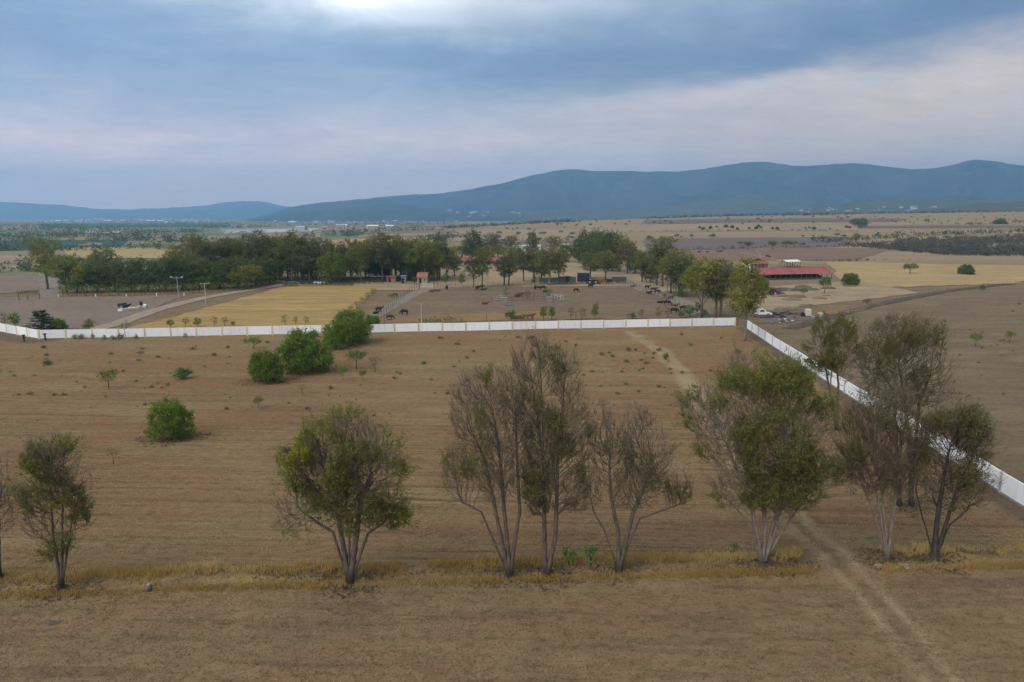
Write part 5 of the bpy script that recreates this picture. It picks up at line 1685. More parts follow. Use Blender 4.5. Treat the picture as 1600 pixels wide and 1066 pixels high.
def cactus(px, by, ty, label, seed):
    rng = random.Random(seed)
    f = gp(px, by)
    H = at_depth(px, ty, f.y).z - f.z
    t = thing('prickly_pear', label, 'cactus', f, rng.uniform(0, 6), 'prickly pears on the grass strip')
    pads = []
    def pad(p, a, tilt, L, lev):
        d = Vector((math.sin(tilt) * math.cos(a), math.sin(tilt) * math.sin(a), math.cos(tilt)))
        pads.append((Vector(p), d, L))
        if lev > 0:
            for k in range(rng.choice((2, 3))):
                pad(Vector(p) + d * L * .9, rng.uniform(0, 6.28), min(1.25, rng.uniform(.2, 1.0)), L * rng.uniform(.8, .95), lev - 1)
    for k in range(3):
        pad((rng.uniform(-.1, .1), rng.uniform(-.1, .1), H * .12), rng.uniform(0, 6.28), rng.uniform(.1, .6), H * .30, 2)
    mb = MB()
    mb.bar((0, 0, -.15), (0, 0, H * .3), .07, .06, 7)
    mb.build('trunk', B_brown, t)
    me = MB().ball((0, 0, .5), .5, 2, (.62, .14, 1.0)).mesh('pad', L_cactus, True)
    a = me.attributes.new('tint', 'FLOAT', 'POINT')
    a.data.foreach_set('value', [rng.random() for _ in me.vertices])
    for p, d, L in pads:
        o = link('pad', me, t)
        q = d.to_track_quat('Z', 'Y') @ Matrix.Rotation(rng.uniform(0, 3.1), 3, 'Z').to_quaternion()
        o.matrix_local = Matrix.Translation(p) @ q.to_matrix().to_4x4() @ Matrix.Scale(L, 4)
cactus(889, 884, 850, 'taller thin prickly pear beside the double-stemmed tree', 3)
cactus(923, 884, 846, 'bushier prickly pear beside the low spreading tree', 8)

# ------------------------------------------------------------------ the white wall
def wall_mat():
    m, g, b = newmat('whitewashed_wall')
    p = g.pos()
    n = g.noise(g.map(p, (1.2, 1.2, .25)), 1.6, 6, .7)
    col = g.mix(g.ramp(n, .5, .8), (.84, .84, .83), (.66, .65, .62))
    n2 = g.noise(p, .35, 4, .6)
    col = g.mix(g.m('MULTIPLY', g.ramp(n2, .5, .75), .4), col, (.66, .64, .60))
    # dirt splashed up from the soil and runs below the coping
    sep = g.n.new('ShaderNodeSeparateXYZ')
    g.put(sep.inputs[0], p)
    low = g.ramp(g.m('ADD', sep.outputs[2], g.m('MULTIPLY', g.m('SUBTRACT', n2, .5), .5)), -.22, -.5)
    col = g.mix(g.m('MULTIPLY', low, .65), col, (.42, .36, .29))
    run = g.ramp(g.noise(g.map(p, (3.5, 3.5, .15), loc=(4, 1, 0)), 1.2, 4, .7), .55, .72)
    col = g.mix(g.m('MULTIPLY', run, .45), col, (.52, .50, .46))
    hsv = g.n.new('ShaderNodeHueSaturation')
    g.put(hsv.inputs['Color'], col)
    g.put(hsv.inputs['Value'], g.m('ADD', g.m('MULTIPLY', g.rand(), .16), .90))
    g.put(b.inputs['Base Color'], hsv.outputs[0])
    return m
M_wall = wall_mat()
M_post = simple('cream_post_paint', (.66, .60, .40), (.52, .46, .31), 1.5)
M_postg = simple('weathered_post_paint', (.46, .45, .42), (.36, .35, .32), 1.5)
M_foot = simple('grey_wall_footing', (.30, .27, .24), (.2, .18, .16), 2)

def wall(label, a, b, hgt, postm, bay=5.0, end_post=True):
    L = Vector((b.x - a.x, b.y - a.y, 0))
    n = max(1, round(L.length / bay))
    d = L / n
    w = d.length
    ang = math.atan2(d.y, d.x)
    t = thing('boundary_wall', label, 'wall', a, 0, 'white walls round the field')
    pm = MB().box((0, 0, 0), (w - .30, .14, 1.0)).mesh('panel', M_wall)
    qm = MB().box((0, 0, 0), (.30, .24, 1.0)).mesh('post', postm)
    fm = MB().box((0, 0, 0), (w - .30, .22, .22)).mesh('footing', M_foot)
    def zz(p):
        return float(h(p.x, p.y))
    for i in range(n + 1):
        p = a + d * i
        if i < n or end_post:
            o = link('post', qm, t)
            o.location = (p.x - a.x, p.y - a.y, zz(p) - a.z + (hgt + .04) / 2 - .2)
            o.rotation_euler = (0, 0, ang)
            o.scale = (1, 1, hgt + .44)
        if i < n:
            m = p + d / 2
            z0, z1 = zz(p), zz(p + d)
            tilt = -math.atan2(z1 - z0, w)
            o = link('panel', pm, t)
            o.location = (m.x - a.x, m.y - a.y, (z0 + z1) / 2 - a.z + hgt / 2 - .1 + random.uniform(-.05, .03))
            o.rotation_euler = Matrix.Rotation(ang, 3, 'Z').to_euler() if abs(tilt) < 1e-5 else (Matrix.Rotation(ang, 3, 'Z') @ Matrix.Rotation(tilt, 3, 'Y')).to_euler()
            o.scale = (1, 1, hgt + .2)
            o = link('footing', fm, t)
            o.location = (m.x - a.x, m.y - a.y, (z0 + z1) / 2 - a.z + .06)
            o.rotation_euler = (Matrix.Rotation(ang, 3, 'Z') @ Matrix.Rotation(tilt, 3, 'Y')).to_euler()
WH = at_depth(62, 515.5, P_WA.y).z - P_WA.z
wall('long white wall with cream posts across the far side of the field', P_WA, P_WB, WH, M_post)
WLE = P_WA + (P_WL - P_WA) * 1.6
WLE.z = float(h(WLE.x, WLE.y))
wall('short white wall turning back from the bend at left end', WLE, P_WA + (WLE - P_WA).normalized() * .31, WH, M_post)
WDE = P_WC + (P_WD - P_WC) * 1.18
WDE.z = float(h(WDE.x, WDE.y))
wall('white side wall running towards the viewer along the right side', P_WC, WDE, WH, M_postg)
M_rust = simple('rusty_iron', (.22, .105, .055), (.14, .07, .045), 4)
f = gp(1149.5, 509)
t = thing('gate_post', 'short rusty gate post at the wall corner gap', 'post', f)
MB().box((0.35, -.3, .65), (.14, .14, 1.5)).build('post', M_rust, t)
MB().box((0.35, -.3, 1.45), (.2, .2, .1)).build('cap', M_rust, t)

# ------------------------------------------------------------------ fences, poles, posts
M_far = simple('far_plaster', (.42, .39, .36), (.32, .30, .28), .3)
M_wood = simple('weathered_timber', (.14, .105, .08), (.09, .068, .052), 3)
M_wire = simple('fence_wire', (.30, .28, .26), (.22, .2, .19), 3)
M_conc = simple('concrete', (.45, .43, .40), (.36, .34, .31), 2)
M_steel = simple('galvanised_steel', (.42, .43, .44), (.32, .33, .34), 2, .5)
M_black = simple('black_paint', (.025, .024, .026), (.018, .017, .018), 3, .6)
M_white = simple('white_paint', (.78, .78, .77), (.66, .66, .64), 2, .5)

def fence(label, pxs, gap, hgt, m, wires=3, r=.07, group='fences round the corral', rails=False):
    pts = [gp(*p) for p in pxs]
    t = thing('paddock_fence', label, 'fence', pts[0], 0, group)
    o = pts[0]
    tops = []
    pmesh = MB().bar((0, 0, -.25), (0, 0, hgt), r, r * .9, 6).mesh('post', m)
    for a, b in zip(pts[:-1], pts[1:]):
        n = max(1, int((b - a).length / gap))
        for i in range(n):
            p = a + (b - a) * i / n
            p.z = float(h(p.x, p.y))
            tops.append(p)
            q = link('post', pmesh, t)
            q.location = p - o
            q.rotation_euler = (random.uniform(-.05, .05), random.uniform(-.05, .05), random.random())
            q.scale = (1, 1, random.uniform(.85, 1.12))
    for k in range(wires):
        mb = MB()
        for a, b in zip(tops[:-1], tops[1:]):
            z = Vector((0, 0, hgt * (.92 - .28 * k)))
            mb.bar(a - o + z, b - o + z, .045 if rails else .012, n=4)
        mb.build('rail' if rails else 'wire', m if rails else M_wire, t)
fence('post fence on the lane side of the corral', [(592, 502), (604, 490), (622, 472), (640, 458), (655, 449)], 4.0, 1.7, M_wood)
fence('post and wire fence along the back of the corral', [(655, 448.5), (740, 448), (830, 447), (900, 446.5), (985, 446)], 6, 1.6, M_wood)
fence('fence between the corral and the grey lane', [(985, 446.5), (1010, 457), (1035, 466), (1062, 478), (1090, 492)], 4.0, 1.6, M_wood)
fence('sparse post fence along the corral foot behind the wall', [(600, 508), (700, 506), (760, 504), (900, 502), (1060, 498)], 9, 2.0, M_wood)
fence('tall rail pen on the near side of the corral centre', [(768, 473), (800, 472.5), (850, 472), (878, 471)], 2.6, 1.7, M_wood, 3, .06, rails=True)
fence('rail pen on the far side of the corral centre', [(790, 466), (835, 464.5), (880, 464)], 2.6, 1.6, M_wood, 3, .06, rails=True)
fence('short pale rail fence left of the corral centre', [(772, 472), (788, 467)], 1.6, 1.5, M_conc, 2, .08, rails=True)
fence('short pale rail fence right of the corral centre', [(862, 466), (885, 471)], 1.6, 1.5, M_conc, 2, .08, rails=True)
fence('timber fence by the pale strip near the wall bend', [(30, 470), (44, 469.5), (62, 468), (78, 466)], 4, 1.8, M_wood, 2, .12, 'fences of the left field')
fence('line of white marker posts along the dirt road', [(92, 465.5), (150, 464.5), (245, 463), (330, 462)], 7, .9, M_white, 0, .16, 'fences of the left field')
fence('thin wire fence beside the dark curved track', [(1235, 515), (1290, 499), (1345, 483), (1400, 471), (1480, 456), (1600, 442)], 7, 1.4, M_wood, 2, .05, 'fences right of the wall')

def pole(px, by, ty, label, arm=0.0, lamps=0, m=M_conc, r=.13, armz=.25):
    f = gp(px, by)
    H = at_depth(px, ty, f.y).z - f.z
    t = thing('utility_pole', label, 'pole', f, 0, 'poles of the farm')
    MB().bar((0, 0, -.3), (0, 0, H), r, r * .65, 8).build('shaft', m, t)
    if arm:
        MB().box((0, .09, H - armz), (arm, .09, .10)).build('crossarm', M_steel, t)
        for s in (-.45, 0, .45):
            MB().bar((s * arm, .09, H - armz + .05), (s * arm, .09, H - armz + .25), .05, .04, 6).build('insulator', M_white, t)
    for s in ([-1, 1] if lamps == 2 else [1] if lamps else []):
        l = MB().box((s * arm * .5, -.12, H - armz + .28), (.46, .34, .26), None, .05).build('lamp', M_white, t)
        MB().box((s * arm * .5, -.34, H - armz + .26), (.5, .03, .24)).build('lens', M_steel, l)
pole(322, 475, 442, 'white concrete pole with crossarm at the edge of the golden field', 2.6)
pole(279, 466, 433, 'tall lamp pole with two white floodlights by the dirt road', 3.4, 2, M_steel, .10)
pole(322.5, 452, 425, 'pole with single white lamp among the dark trees', .8, 1, M_steel, .10)
pole(196, 529, 488, 'thin pole standing in front of the white wall', 0, 0, M_conc, .09)
pole(659, 518, 474, 'thin pole standing at the wall by the corral', 0, 0, M_conc, .09)
pole(1042, 470, 420, 'slim brown pole beside the bend of the lane', 0, 0, M_wood, .10)
pole(1296, 620, 565, 'leaning dark pole at the side wall', 0, 0, M_wood, .10)
for px, by, l in [(38, 534, 'black capped marker post left of the wall bend'), (71, 532, 'black capped marker post in front of the wall bend')]:
    f = gp(px, by)
    t = thing('marker_post', l, 'post', f, 0, 'black posts near the wall bend')
    MB().box((0, 0, .55), (.22, .22, 1.3)).build('post', M_black, t)
    MB().box((0, 0, 1.28), (.5, .5, .22), None, .04).build('head', M_black, t)

# ------------------------------------------------------------------ cattle
def skin_mesh(name, chains, m, level=1):
    """one continuous body from joints: chains of (x, y, z, radius); equal joints are shared"""
    bm = bmesh.new()
    verts, rads, edges = [], [], []
    key = {}
    for ch in chains:
        last = None
        for q in ch:
            k = tuple(round(v, 3) for v in q[:3])
            if k not in key:
                key[k] = len(verts)
                verts.append(q[:3])
                rads.append(q[3])
            i = key[k]
            if last is not None:
                edges.append((last, i))
            last = i
    me = bpy.data.meshes.new('tmp')
    me.from_pydata(verts, edges, [])
    o = bpy.data.objects.new('tmp', me)
    COL.objects.link(o)
    md = o.modifiers.new('s', 'SKIN')
    md.use_smooth_shade = True
    for i, v in enumerate(me.skin_vertices[0].data):
        v.radius = (rads[i], rads[i])
        v.use_root = i == 0
    sb = o.modifiers.new('d', 'SUBSURF')
    sb.levels = sb.render_levels = level
    dg = bpy.context.evaluated_depsgraph_get()
    dg.update()
    out = bpy.data.meshes.new_from_object(o.evaluated_get(dg))
    out.name = name
    bpy.data.objects.remove(o)
    bpy.data.meshes.remove(me)
    out.materials.clear()
    out.materials.append(m)
    return out

def cow_mesh(m, pose):
    z = 0.0 if pose != 'lying' else -.62
    b = [(0, 0, 1.05 + z, .40), (.45, 0, 1.07 + z, .38), (.78, 0, 1.12 + z, .31)]
    rear = [(0, 0, 1.05 + z, .40), (-.5, 0, 1.10 + z, .37), (-.82, 0, 1.15 + z, .27), (-.98, 0, 1.18 + z, .07), (-1.05, 0, .75 + z, .03), (-1.05, 0, max(.08, .45 + z), .045)]
    if pose == 'graze':
        head = [(.78, 0, 1.12 + z, .31), (1.05, 0, .86, .19), (1.25, 0, .50, .14), (1.33, 0, .32, .13), (1.42, 0, .10, .09)]
        ear = (1.28, .44)
    else:
        head = [(.78, 0, 1.12 + z, .31), (1.05, 0, 1.30 + z, .20), (1.25, 0, 1.42 + z, .15), (1.42, 0, 1.34 + z, .13), (1.62, 0, 1.22 + z, .09)]
        ear = (1.26, 1.46 + z)
    ch = [b, rear, head]
    hd = head[2]
    for s in (-1, 1):
        ch.append([hd, (hd[0] - .04, s * .17, hd[2] + .06, .05), (hd[0] - .06, s * .30, hd[2] + .05, .035)])
        if pose == 'lying':
            ch.append([(.45, 0, 1.07 + z, .38), (.55, s * .34, .18, .12), (.85, s * .36, .10, .07), (.55, s * .40, .07, .05)])
            ch.append([(-.5, 0, 1.10 + z, .37), (-.45, s * .40, .20, .15), (-.1, s * .44, .10, .08), (-.45, s * .48, .07, .05)])
        else:
            ch.append([(.45, 0, 1.07 + z, .38), (.56, s * .20, .72, .13), (.57, s * .20, .42, .075), (.55, s * .20, .12, .06), (.60, s * .20, .02, .07)])
            ch.append([(-.5, 0, 1.10 + z, .37), (-.66, s * .20, .80, .16), (-.74, s * .20, .48, .08), (-.68, s * .20, .12, .06), (-.62, s * .20, .02, .07)])
    return skin_mesh('body', ch, m)
C_black = simple('black_hide', (.016, .014, .014), (.024, .020, .018), 2, .6)
C_brown = simple('brown_hide', (.135, .060, .028), (.095, .044, .024), 2, .7)
C_dark = simple('dark_brown_hide', (.050, .026, .018), (.036, .020, .015), 2, .7)
C_tan = simple('tan_hide', (.24, .135, .060), (.18, .10, .05), 2, .7)
HIDE = dict(black=C_black, brown=C_brown, dark=C_dark, tan=C_tan)
COWM = {(c, p): None for c in HIDE for p in ('stand', 'graze', 'lying')}
def cow(px, py, col, pose, rz, label):
    if COWM[(col, pose)] is None:
        COWM[(col, pose)] = cow_mesh(HIDE[col], pose)
    o = link('cow', COWM[(col, pose)])
    o.location = gp(px, py)
    o.rotation_euler = (0, 0, rz)
    s = random.uniform(.86, 1.02)
    o.scale = (s, s, s)
    tag(o, label, 'cow', 'cattle of the farm')
for c in [
    (609, 500, 'black', 'graze', .1, 'black cow grazing nearest to the white wall'), (632, 492, 'black', 'graze', 2.9, 'black cow grazing alone right of the lane fence'), (592, 488, 'black', 'stand', .5, 'black cow at the lower end of the lane fence'), (587, 491, 'dark', 'lying', 1.0, 'dark cow lying behind the black one at the lane fence'),
    (611, 465, 'tan', 'stand', .1, 'tan cow at the upper part of the lane fence'), (617, 465, 'brown', 'graze', 2.8, 'brown cow touching the tan one by the lane fence'), (674, 457, 'brown', 'lying', .2, 'brown cow lying below the pale gate of the back fence'), (698, 453, 'dark', 'stand', 1.5, 'dark brown cow alone at the back fence'),
    (745, 454, 'dark', 'stand', 1.3, 'left cow of the tight dark trio at the back fence'), (751, 452, 'dark', 'stand', .2, 'hind cow of the tight dark trio at the back fence'), (755, 454, 'dark', 'lying', .1, 'right cow of the tight dark trio at the back fence'),
    (836, 453, 'black', 'stand', 1.4, 'left one of three black cattle near the young pen trees'), (842, 453, 'black', 'stand', .1, 'middle one of three black cattle near the young pen trees'), (848, 453, 'black', 'graze', .2, 'right one of three black cattle near the young pen trees'), (852, 457, 'black', 'lying', .2, 'black cow lying beside the right young pen tree'),
    (900, 457, 'black', 'graze', .2, 'black cow grazing alone in the open right half of corral'), (923, 450, 'black', 'stand', .1, 'black cow standing below the row of farm machines'), (988, 449, 'brown', 'lying', .3, 'small brown calf at the bend of the lane'), (1011, 452, 'black', 'stand', -.6, 'black cow highest along the grey lane'), (1014, 459, 'dark', 'lying', .1, 'dark cow lying below the highest lane cow'),
    (1021, 456, 'dark', 'stand', -.5, 'left cow of a dark pair beside the grey lane'), (1027, 459, 'dark', 'graze', -.5, 'right cow of a dark pair beside the grey lane'), (1038, 466, 'brown', 'stand', 1.3, 'brown cow standing end-on beside the lane fence'), (1043, 467, 'tan', 'lying', .2, 'tan cow lying between two brown lane cows'), (1048, 469, 'brown', 'stand', .3, 'brown cow lowest of the brown group at the lane'),
    (1031, 474, 'black', 'lying', .1, 'small black cow lying right of the corral grass edge'), (1042, 477, 'black', 'graze', -.1, 'black cow grazing below the brown lane group'), (1053, 479, 'brown', 'lying', 0, 'brown calf lying at the lower lane fence'), (1067, 485, 'dark', 'stand', .1, 'dark cow by the low trees at the lane foot'), (1053, 490, 'black', 'graze', 0, 'black cow low down between the young wall trees'),
    (808, 464, 'dark', 'lying', .2, 'left one of two dark cattle inside the pen rails'), (812, 465, 'brown', 'stand', .2, 'right one of two cattle inside the pen rails'), (757, 476, 'brown', 'lying', .3, 'brown cow lying alone left of the pen rails'),
    (1092, 395.5, 'dark', 'stand', 0, 'first of the dark cattle strung out on the ploughed hill'), (1105, 395.5, 'dark', 'stand', .1, 'second of the dark cattle strung out on the ploughed hill'), (1122, 394.5, 'dark', 'graze', 0, 'third of the dark cattle strung out on the ploughed hill'), (1127, 394.5, 'black', 'stand', .1, 'fourth of the dark cattle strung out on the ploughed hill'),
    (1198, 402, 'black', 'stand', .1, 'black cow beside the pale hill track'), (1202, 403, 'dark', 'graze', .4, 'dark cow just below the one by hill track'), (795, 497, 'dark', 'graze', .2, 'dark cow half hidden behind the green wall saplings'), (829, 499, 'brown', 'stand', .2, 'brown cow behind the wall between the saplings')]:
    cow(*c)

# ------------------------------------------------------------------ farm buildings
M_red = simple('red_sheet_roof', (.33, .10, .095), (.24, .08, .075), .8, .85, 0, .1)
M_redt = simple('red_tile_roof', (.38, .12, .085), (.28, .085, .065), 1.2, .8)
M_redw = simple('brick_red_wall', (.30, .12, .085), (.22, .09, .07), 1.5)
M_lime = simple('lime_white_wall', (.70, .68, .63), (.58, .56, .51), .8)
M_dk = simple('dark_opening', (.02, .018, .018), (.03, .026, .024), 1)
M_blue = simple('blue_grey_paint', (.16, .22, .30), (.12, .16, .22), 2)
M_tarp = simple('black_tarpaulin', (.020, .020, .022), (.035, .034, .036), 1, .5)
M_stonew = simple('dark_stone_wall', (.12, .10, .085), (.08, .068, .058), 3)

def bay_building(name, label, cat, p0, p1, depth, hgt, rise, roofm, wallm=None, bays=12, open_front=True, posts=True, group=None):
    """long gabled building whose front eaves line runs from pixel p0 to p1"""
    a, b = gp(*p0), gp(*p1)
    d = Vector((b.x - a.x, b.y - a.y, 0))
    L = d.length
    t = thing(name, label, cat, a, math.atan2(d.y, d.x), group)
    w = L / bays
    sl = math.hypot(depth / 2, rise)
    an = math.atan2(rise, depth / 2)
    sm_ = MB().box((0, 0, 0), (w - .02, sl + .5, .06)).mesh('roof_sheet', roofm)
    for i in range(bays):
        for s in (-1, 1):
            o = link('roof_sheet', sm_, t)
            y = depth / 2 + s * (depth / 4 + .12)
            o.location = (w * (i + .5), y, hgt + rise / 2 - .06 + random.uniform(-.015, .015))
            o.rotation_euler = (-s * an, 0, 0)
    MB().box((L / 2, depth / 2, hgt + rise + .06), (L, .35, .10)).build('ridge_cap', roofm, t)
    if posts:
        pm = MB().box((0, 0, hgt / 2 - .1), (.15, .15, hgt + .2)).mesh('post', M_wood if wallm is None else wallm)
        for i in range(bays + 1):
            for y in (.15, depth - .15):
                o = link('post', pm, t)
                o.location = (min(max(w * i, .12), L - .12), y, 0)
        MB().box((L / 2, .15, hgt - .12), (L, .16, .18)).build('beam', M_dk, t)
    if wallm:
        MB().box((L / 2, depth - .4, hgt / 2), (L, .2, hgt)).build('rear_wall', wallm, t)
        for x in (.1, L - .1):
            MB().prism([(x - .1, .2, 0), (x - .1, depth - .5, 0), (x - .1, depth - .5, hgt), (x - .1, depth / 2, hgt + rise - .15), (x - .1, .2, hgt)], (.2, 0, 0)).build('end_wall', wallm, t)
    return t, L
t, L = bay_building('cattle_barn', 'long open-sided cattle barn with red sheet roof', 'barn', (1187, 438), (1300, 436), 9, 2.3, 2.0, M_red, None, 14)
MB().box((L / 2, 8.6, 1.3), (L - .5, .2, 2.6)).build('rear_wall', M_dk, t)  # near-black colour stands in for the shade inside the barn
MB().box((L / 2, 1.2, .35), (L - 1, .7, .5)).build('feed_trough', M_wood, t)
for k in range(22):
    a = gp(1196 + k * 4.2, 436.6)
    o = link('cow', COWM[('black', 'stand')] if k % 3 else COWM[('dark', 'stand')] or COWM[('black', 'stand')])
    o.location = a + Vector((0, random.uniform(2, 5), 0))
    o.rotation_euler = (0, 0, random.uniform(-2, 2))
    tag(o, 'dark cow standing in the shade under the long barn', 'cow', 'cattle in the barn')
bay_building('farm_shed', 'smaller red-roofed shed behind the left end of the barn', 'shed', (1172, 421), (1201, 420), 6, 2.6, 1.2, M_red, M_lime, 5)
t, L = bay_building('open_shelter', 'white-roofed open shelter on posts behind the barn', 'shelter', (1229, 418), (1251, 417), 5, 2.8, .7, M_white, None, 5)
t, L = bay_building('stable', 'long stable with red roof and white walls behind the corral', 'stable', (703, 416.5), (788, 415.5), 8, 2.6, 1.5, M_redt, M_lime, 12)
MB().box((L / 2, 1.6, .75), (L - 1, .25, 1.5)).build('front_wall', M_lime, t)
dm = MB().box((0, 0, 0), (1.2, .08, .7)).mesh('window', M_dk)
for k in range(9):
    link('window', dm, t, (L * (k + .6) / 9.2, 1.47, 1.05))
# little red-roofed hut, red tower, blue booth
def hut(name, label, cat, px, by, w, d, hh, rise, wm, rm, door=True):
    f = gp(px, by)
    t = thing(name, label, cat, f, random.uniform(-.15, .15))
    MB().box((0, 0, hh / 2), (w, d, hh)).build('wall', wm, t)
    e = .25
    MB().prism([(-w / 2 - e, -d / 2 - e, hh + .02), (w / 2 + e, -d / 2 - e, hh + .02), (w / 2 + e, 0, hh + rise), (-w / 2 - e, 0, hh + rise)], (0, 0, .12)).build('roof', rm, t)
    MB().prism([(-w / 2 - e, .004, hh + rise), (w / 2 + e, .004, hh + rise), (w / 2 + e, d / 2 + e, hh + .02), (-w / 2 - e, d / 2 + e, hh + .02)], (0, 0, .12)).build('roof', rm, t)
    if door:
        dd = MB().box((-w * .2, -d / 2 - .03, 1.0), (.9, .08, 2.0)).build('door', M_dk, t)
        MB().box((-w * .2 + .32, -d / 2 - .09, 1.0), (.06, .06, .16)).build('handle', M_steel, dd)
    wn = MB().box((w * .25, -d / 2 - .03, 1.5), (.8, .08, .7)).build('window', M_white, t)
    MB().box((w * .25, -d / 2 - .08, 1.5), (.66, .03, .56)).build('pane', M_dk, wn)
    return t
hut('small_hut', 'small beige hut with steep red roof behind the corral', 'hut', 661, 443, 3.6, 3.2, 2.2, 1.8, simple('beige_plaster', (.42, .36, .29), (.33, .28, .22), 1), M_redw)
hut('guard_booth', 'blue-grey booth with dark doorway left of the red-roofed hut', 'booth', 631, 443, 1.8, 1.8, 2.6, .3, M_blue, M_blue)
hut('red_tower', 'narrow red tower house among the trunks behind the golden field', 'house', 606, 432, 3.4, 3.4, 6.2, 1.4, M_redw, M_redt)
hut('tan_shed', 'low tan shed at the foot of the red tower', 'shed', 612, 441, 3.2, 2.6, 1.9, .5, simple('orange_plaster', (.42, .22, .12), (.34, .18, .1), 1), M_redt)
hut('farm_house', 'white flat-roofed house half hidden beyond the stable trees', 'house', 812, 391, 17, 7, 3.2, .5, M_lime, M_white)
hut('farm_house', 'white long house right of the half hidden white house', 'house', 872, 388, 16, 6, 2.8, .5, M_lime, M_white)
hut('water_tower', 'small white tower beside the dark clump', 'tower', 900, 390, 2.2, 2.2, 4.2, .3, M_lime, M_white)
hut('white_kiosk', 'tiny white kiosk between the two white houses', 'kiosk', 842, 390, 2.4, 2.2, 3.0, .4, M_lime, M_white)
# dark covered bunker with a pale rim beyond the golden field
a, b = gp(497, 441), gp(612, 441)
d = b - a
t = thing('silage_bunker', 'long low dark tarpaulin bunker with pale rim beyond the golden field', 'bunker', a, math.atan2(d.y, d.x))
mb = MB()
Lb = d.length
mb.prism([(0, 0, 0), (0, .6, 1.3), (0, 4.4, 1.5), (0, 5, 0)], (Lb, 0, 0))
mb.build('cover', M_tarp, t)
k_ = int(Lb / 3)
bm_ = MB().box((0, 0, 0), (2.7, .5, .45), None, .04).mesh('rim_block', M_conc)
for k in range(k_):
    if random.random() < .75:
        o = link('rim_block', bm_, t, (Lb * (k + .5) / k_, 4.9 + random.uniform(-.1, .1), 1.65))
for k, px in enumerate((452, 478, 500)):
    f = gp(px, 444)
    t = thing('parked_car', ['dark blue car parked at the driveway mouth', 'dark car parked under the tall trunks', 'white car parked in front of the dark bunker'][k], 'car', f, 0, 'cars under the tall trunks')
    cm = [M_blue, M_black, M_white][k]
    MB().prism([(-2, -.85, .35), (2, -.85, .35), (2.05, -.85, .85), (1.1, -.85, .95), (-1.95, -.85, 1.0)], (0, 1.7, 0)).build('body', cm, t)
    MB().prism([(-1.7, -.72, .97), (.9, -.72, .92), (.3, -.72, 1.5), (-1.2, -.72, 1.5)], (0, 1.44, 0)).build('cabin', M_dk, t)
    for x in (-1.25, 1.25):
        for s in (-1, 1):
            MB().bar((x, s * .80, .33), (x, s * .92, .33), .33, n=12).build('wheel', M_black, t)
# ------------------------------------------------------------------ machines
M_green_p = simple('faded_green_paint', (.09, .145, .10), (.07, .11, .08), 2)
M_bluep = simple('dark_blue_paint', (.035, .05, .085), (.03, .04, .06), 2)
M_redp = simple('red_paint', (.30, .045, .035), (.22, .035, .03), 2, .5)
M_tyre = simple('tyre_rubber', (.02, .02, .02), (.03, .028, .026), 3)
M_cream = simple('cream_plastic', (.68, .60, .40), (.60, .52, .35), 1.5, .5)
def wheel(t, x, y, r, w=.3):
    o = MB().bar((x, y - w / 2, r), (x, y + w / 2, r), r, n=14).build('wheel', M_tyre, t)
    MB().bar((x, y - w / 2 - .03, r), (x, y + w / 2 + .03, r), r * .5, n=10).build('rim', M_steel, o)
def trailer(px, by, label, m, w=3.2, hgt=1.9, rz=0.0, cage=False):
    t = thing('farm_trailer', label, 'trailer', gp(px, by), rz, 'machines beyond the corral')
    MB().box((0, 0, .75), (w, 2.0, .16)).build('bed', m, t)
    for y in (-1.0, 1.0):
        MB().box((0, y * .97, .83 + hgt / 2), (w, .08, hgt)).build('side_board', m, t)
    for x in (-.5, .5):
        MB().box((x * (w - .1), 0, .83 + hgt / 2), (.08, 1.84, hgt)).build('end_board', m, t)
    for i in range(5):
        MB().box((-w / 2 + w * i / 4, -1.06, .83 + hgt / 2), (.09, .08, hgt + .1)).build('stake', M_dk if cage else m, t)
    for s in (-1, 1):
        wheel(t, -.3, s * .85, .38, .24)
    MB().bar((w / 2, 0, .6), (w / 2 + 1.2, 0, .4), .06).build('drawbar', M_steel, t)
def tractor(px, by, label, m, rz=0.0, group='machines beyond the corral'):
    t = thing('tractor', label, 'tractor', gp(px, by), rz, group)
    MB().prism([(.2, -.38, .75), (1.75, -.32, .75), (1.75, -.32, 1.35), (.2, -.38, 1.5)], (0, .70, 0)).build('hood', m, t)
    MB().box((-.35, 0, .95), (1.2, .8, .5)).build('chassis', M_dk, t)
    for x in (-.95, .2):
        for y in (-.6, .6):
            MB().bar((x, y, 1.1), (x, y, 2.3), .045, n=6).build('cab_pillar', M_dk, t)
    MB().box((-.38, 0, 2.36), (1.5, 1.5, .12), None, .03).build('cab_roof', m, t)
    MB().box((-.5, 0, 1.3), (.5, .5, .35)).build('seat', M_black, t)
    for s in (-1, 1):
        wheel(t, -.6, s * .80, .78, .42)
        wheel(t, 1.35, s * .68, .42, .28)
        MB().box((-.6, s * .82, 1.62), (1.1, .45, .08)).build('mudguard', m, t)
    MB().bar((1.2, -.15, 1.4), (1.2, -.15, 2.2), .05, n=6).build('exhaust', M_dk, t)
trailer(853, 444, 'long green stake trailer, first of the machine row', M_green_p, 5, 1.4)
trailer(868, 444.5, 'green cart right of the long stake trailer', M_green_p, 3.4, 1.5)
trailer(878, 444.5, 'brown cart between the green ones', M_wood, 2.6, 2.0, 0, True)
trailer(886, 444, 'dark cart with square frame in the machine row', M_tarp, 2.6, 2.0, 0, True)
trailer(894, 444, 'small pale green cart right of the square-framed one', M_green_p, 2.4, 1.8)
trailer(911, 443, 'tall dark blue machine box in the machine row', M_bluep, 4.2, 3.0, 0, True)
tractor(922, 444, 'small dark tractor beside the blue machine box', M_bluep, .3)
tractor(931, 444, 'red tractor in the machine row beyond the corral', M_redp, .4)
trailer(941, 444, 'low rusty cart right of the red tractor', M_rust, 3, .8)
trailer(950, 444, 'second low dark cart near the row end', M_dk, 2.6, .9)
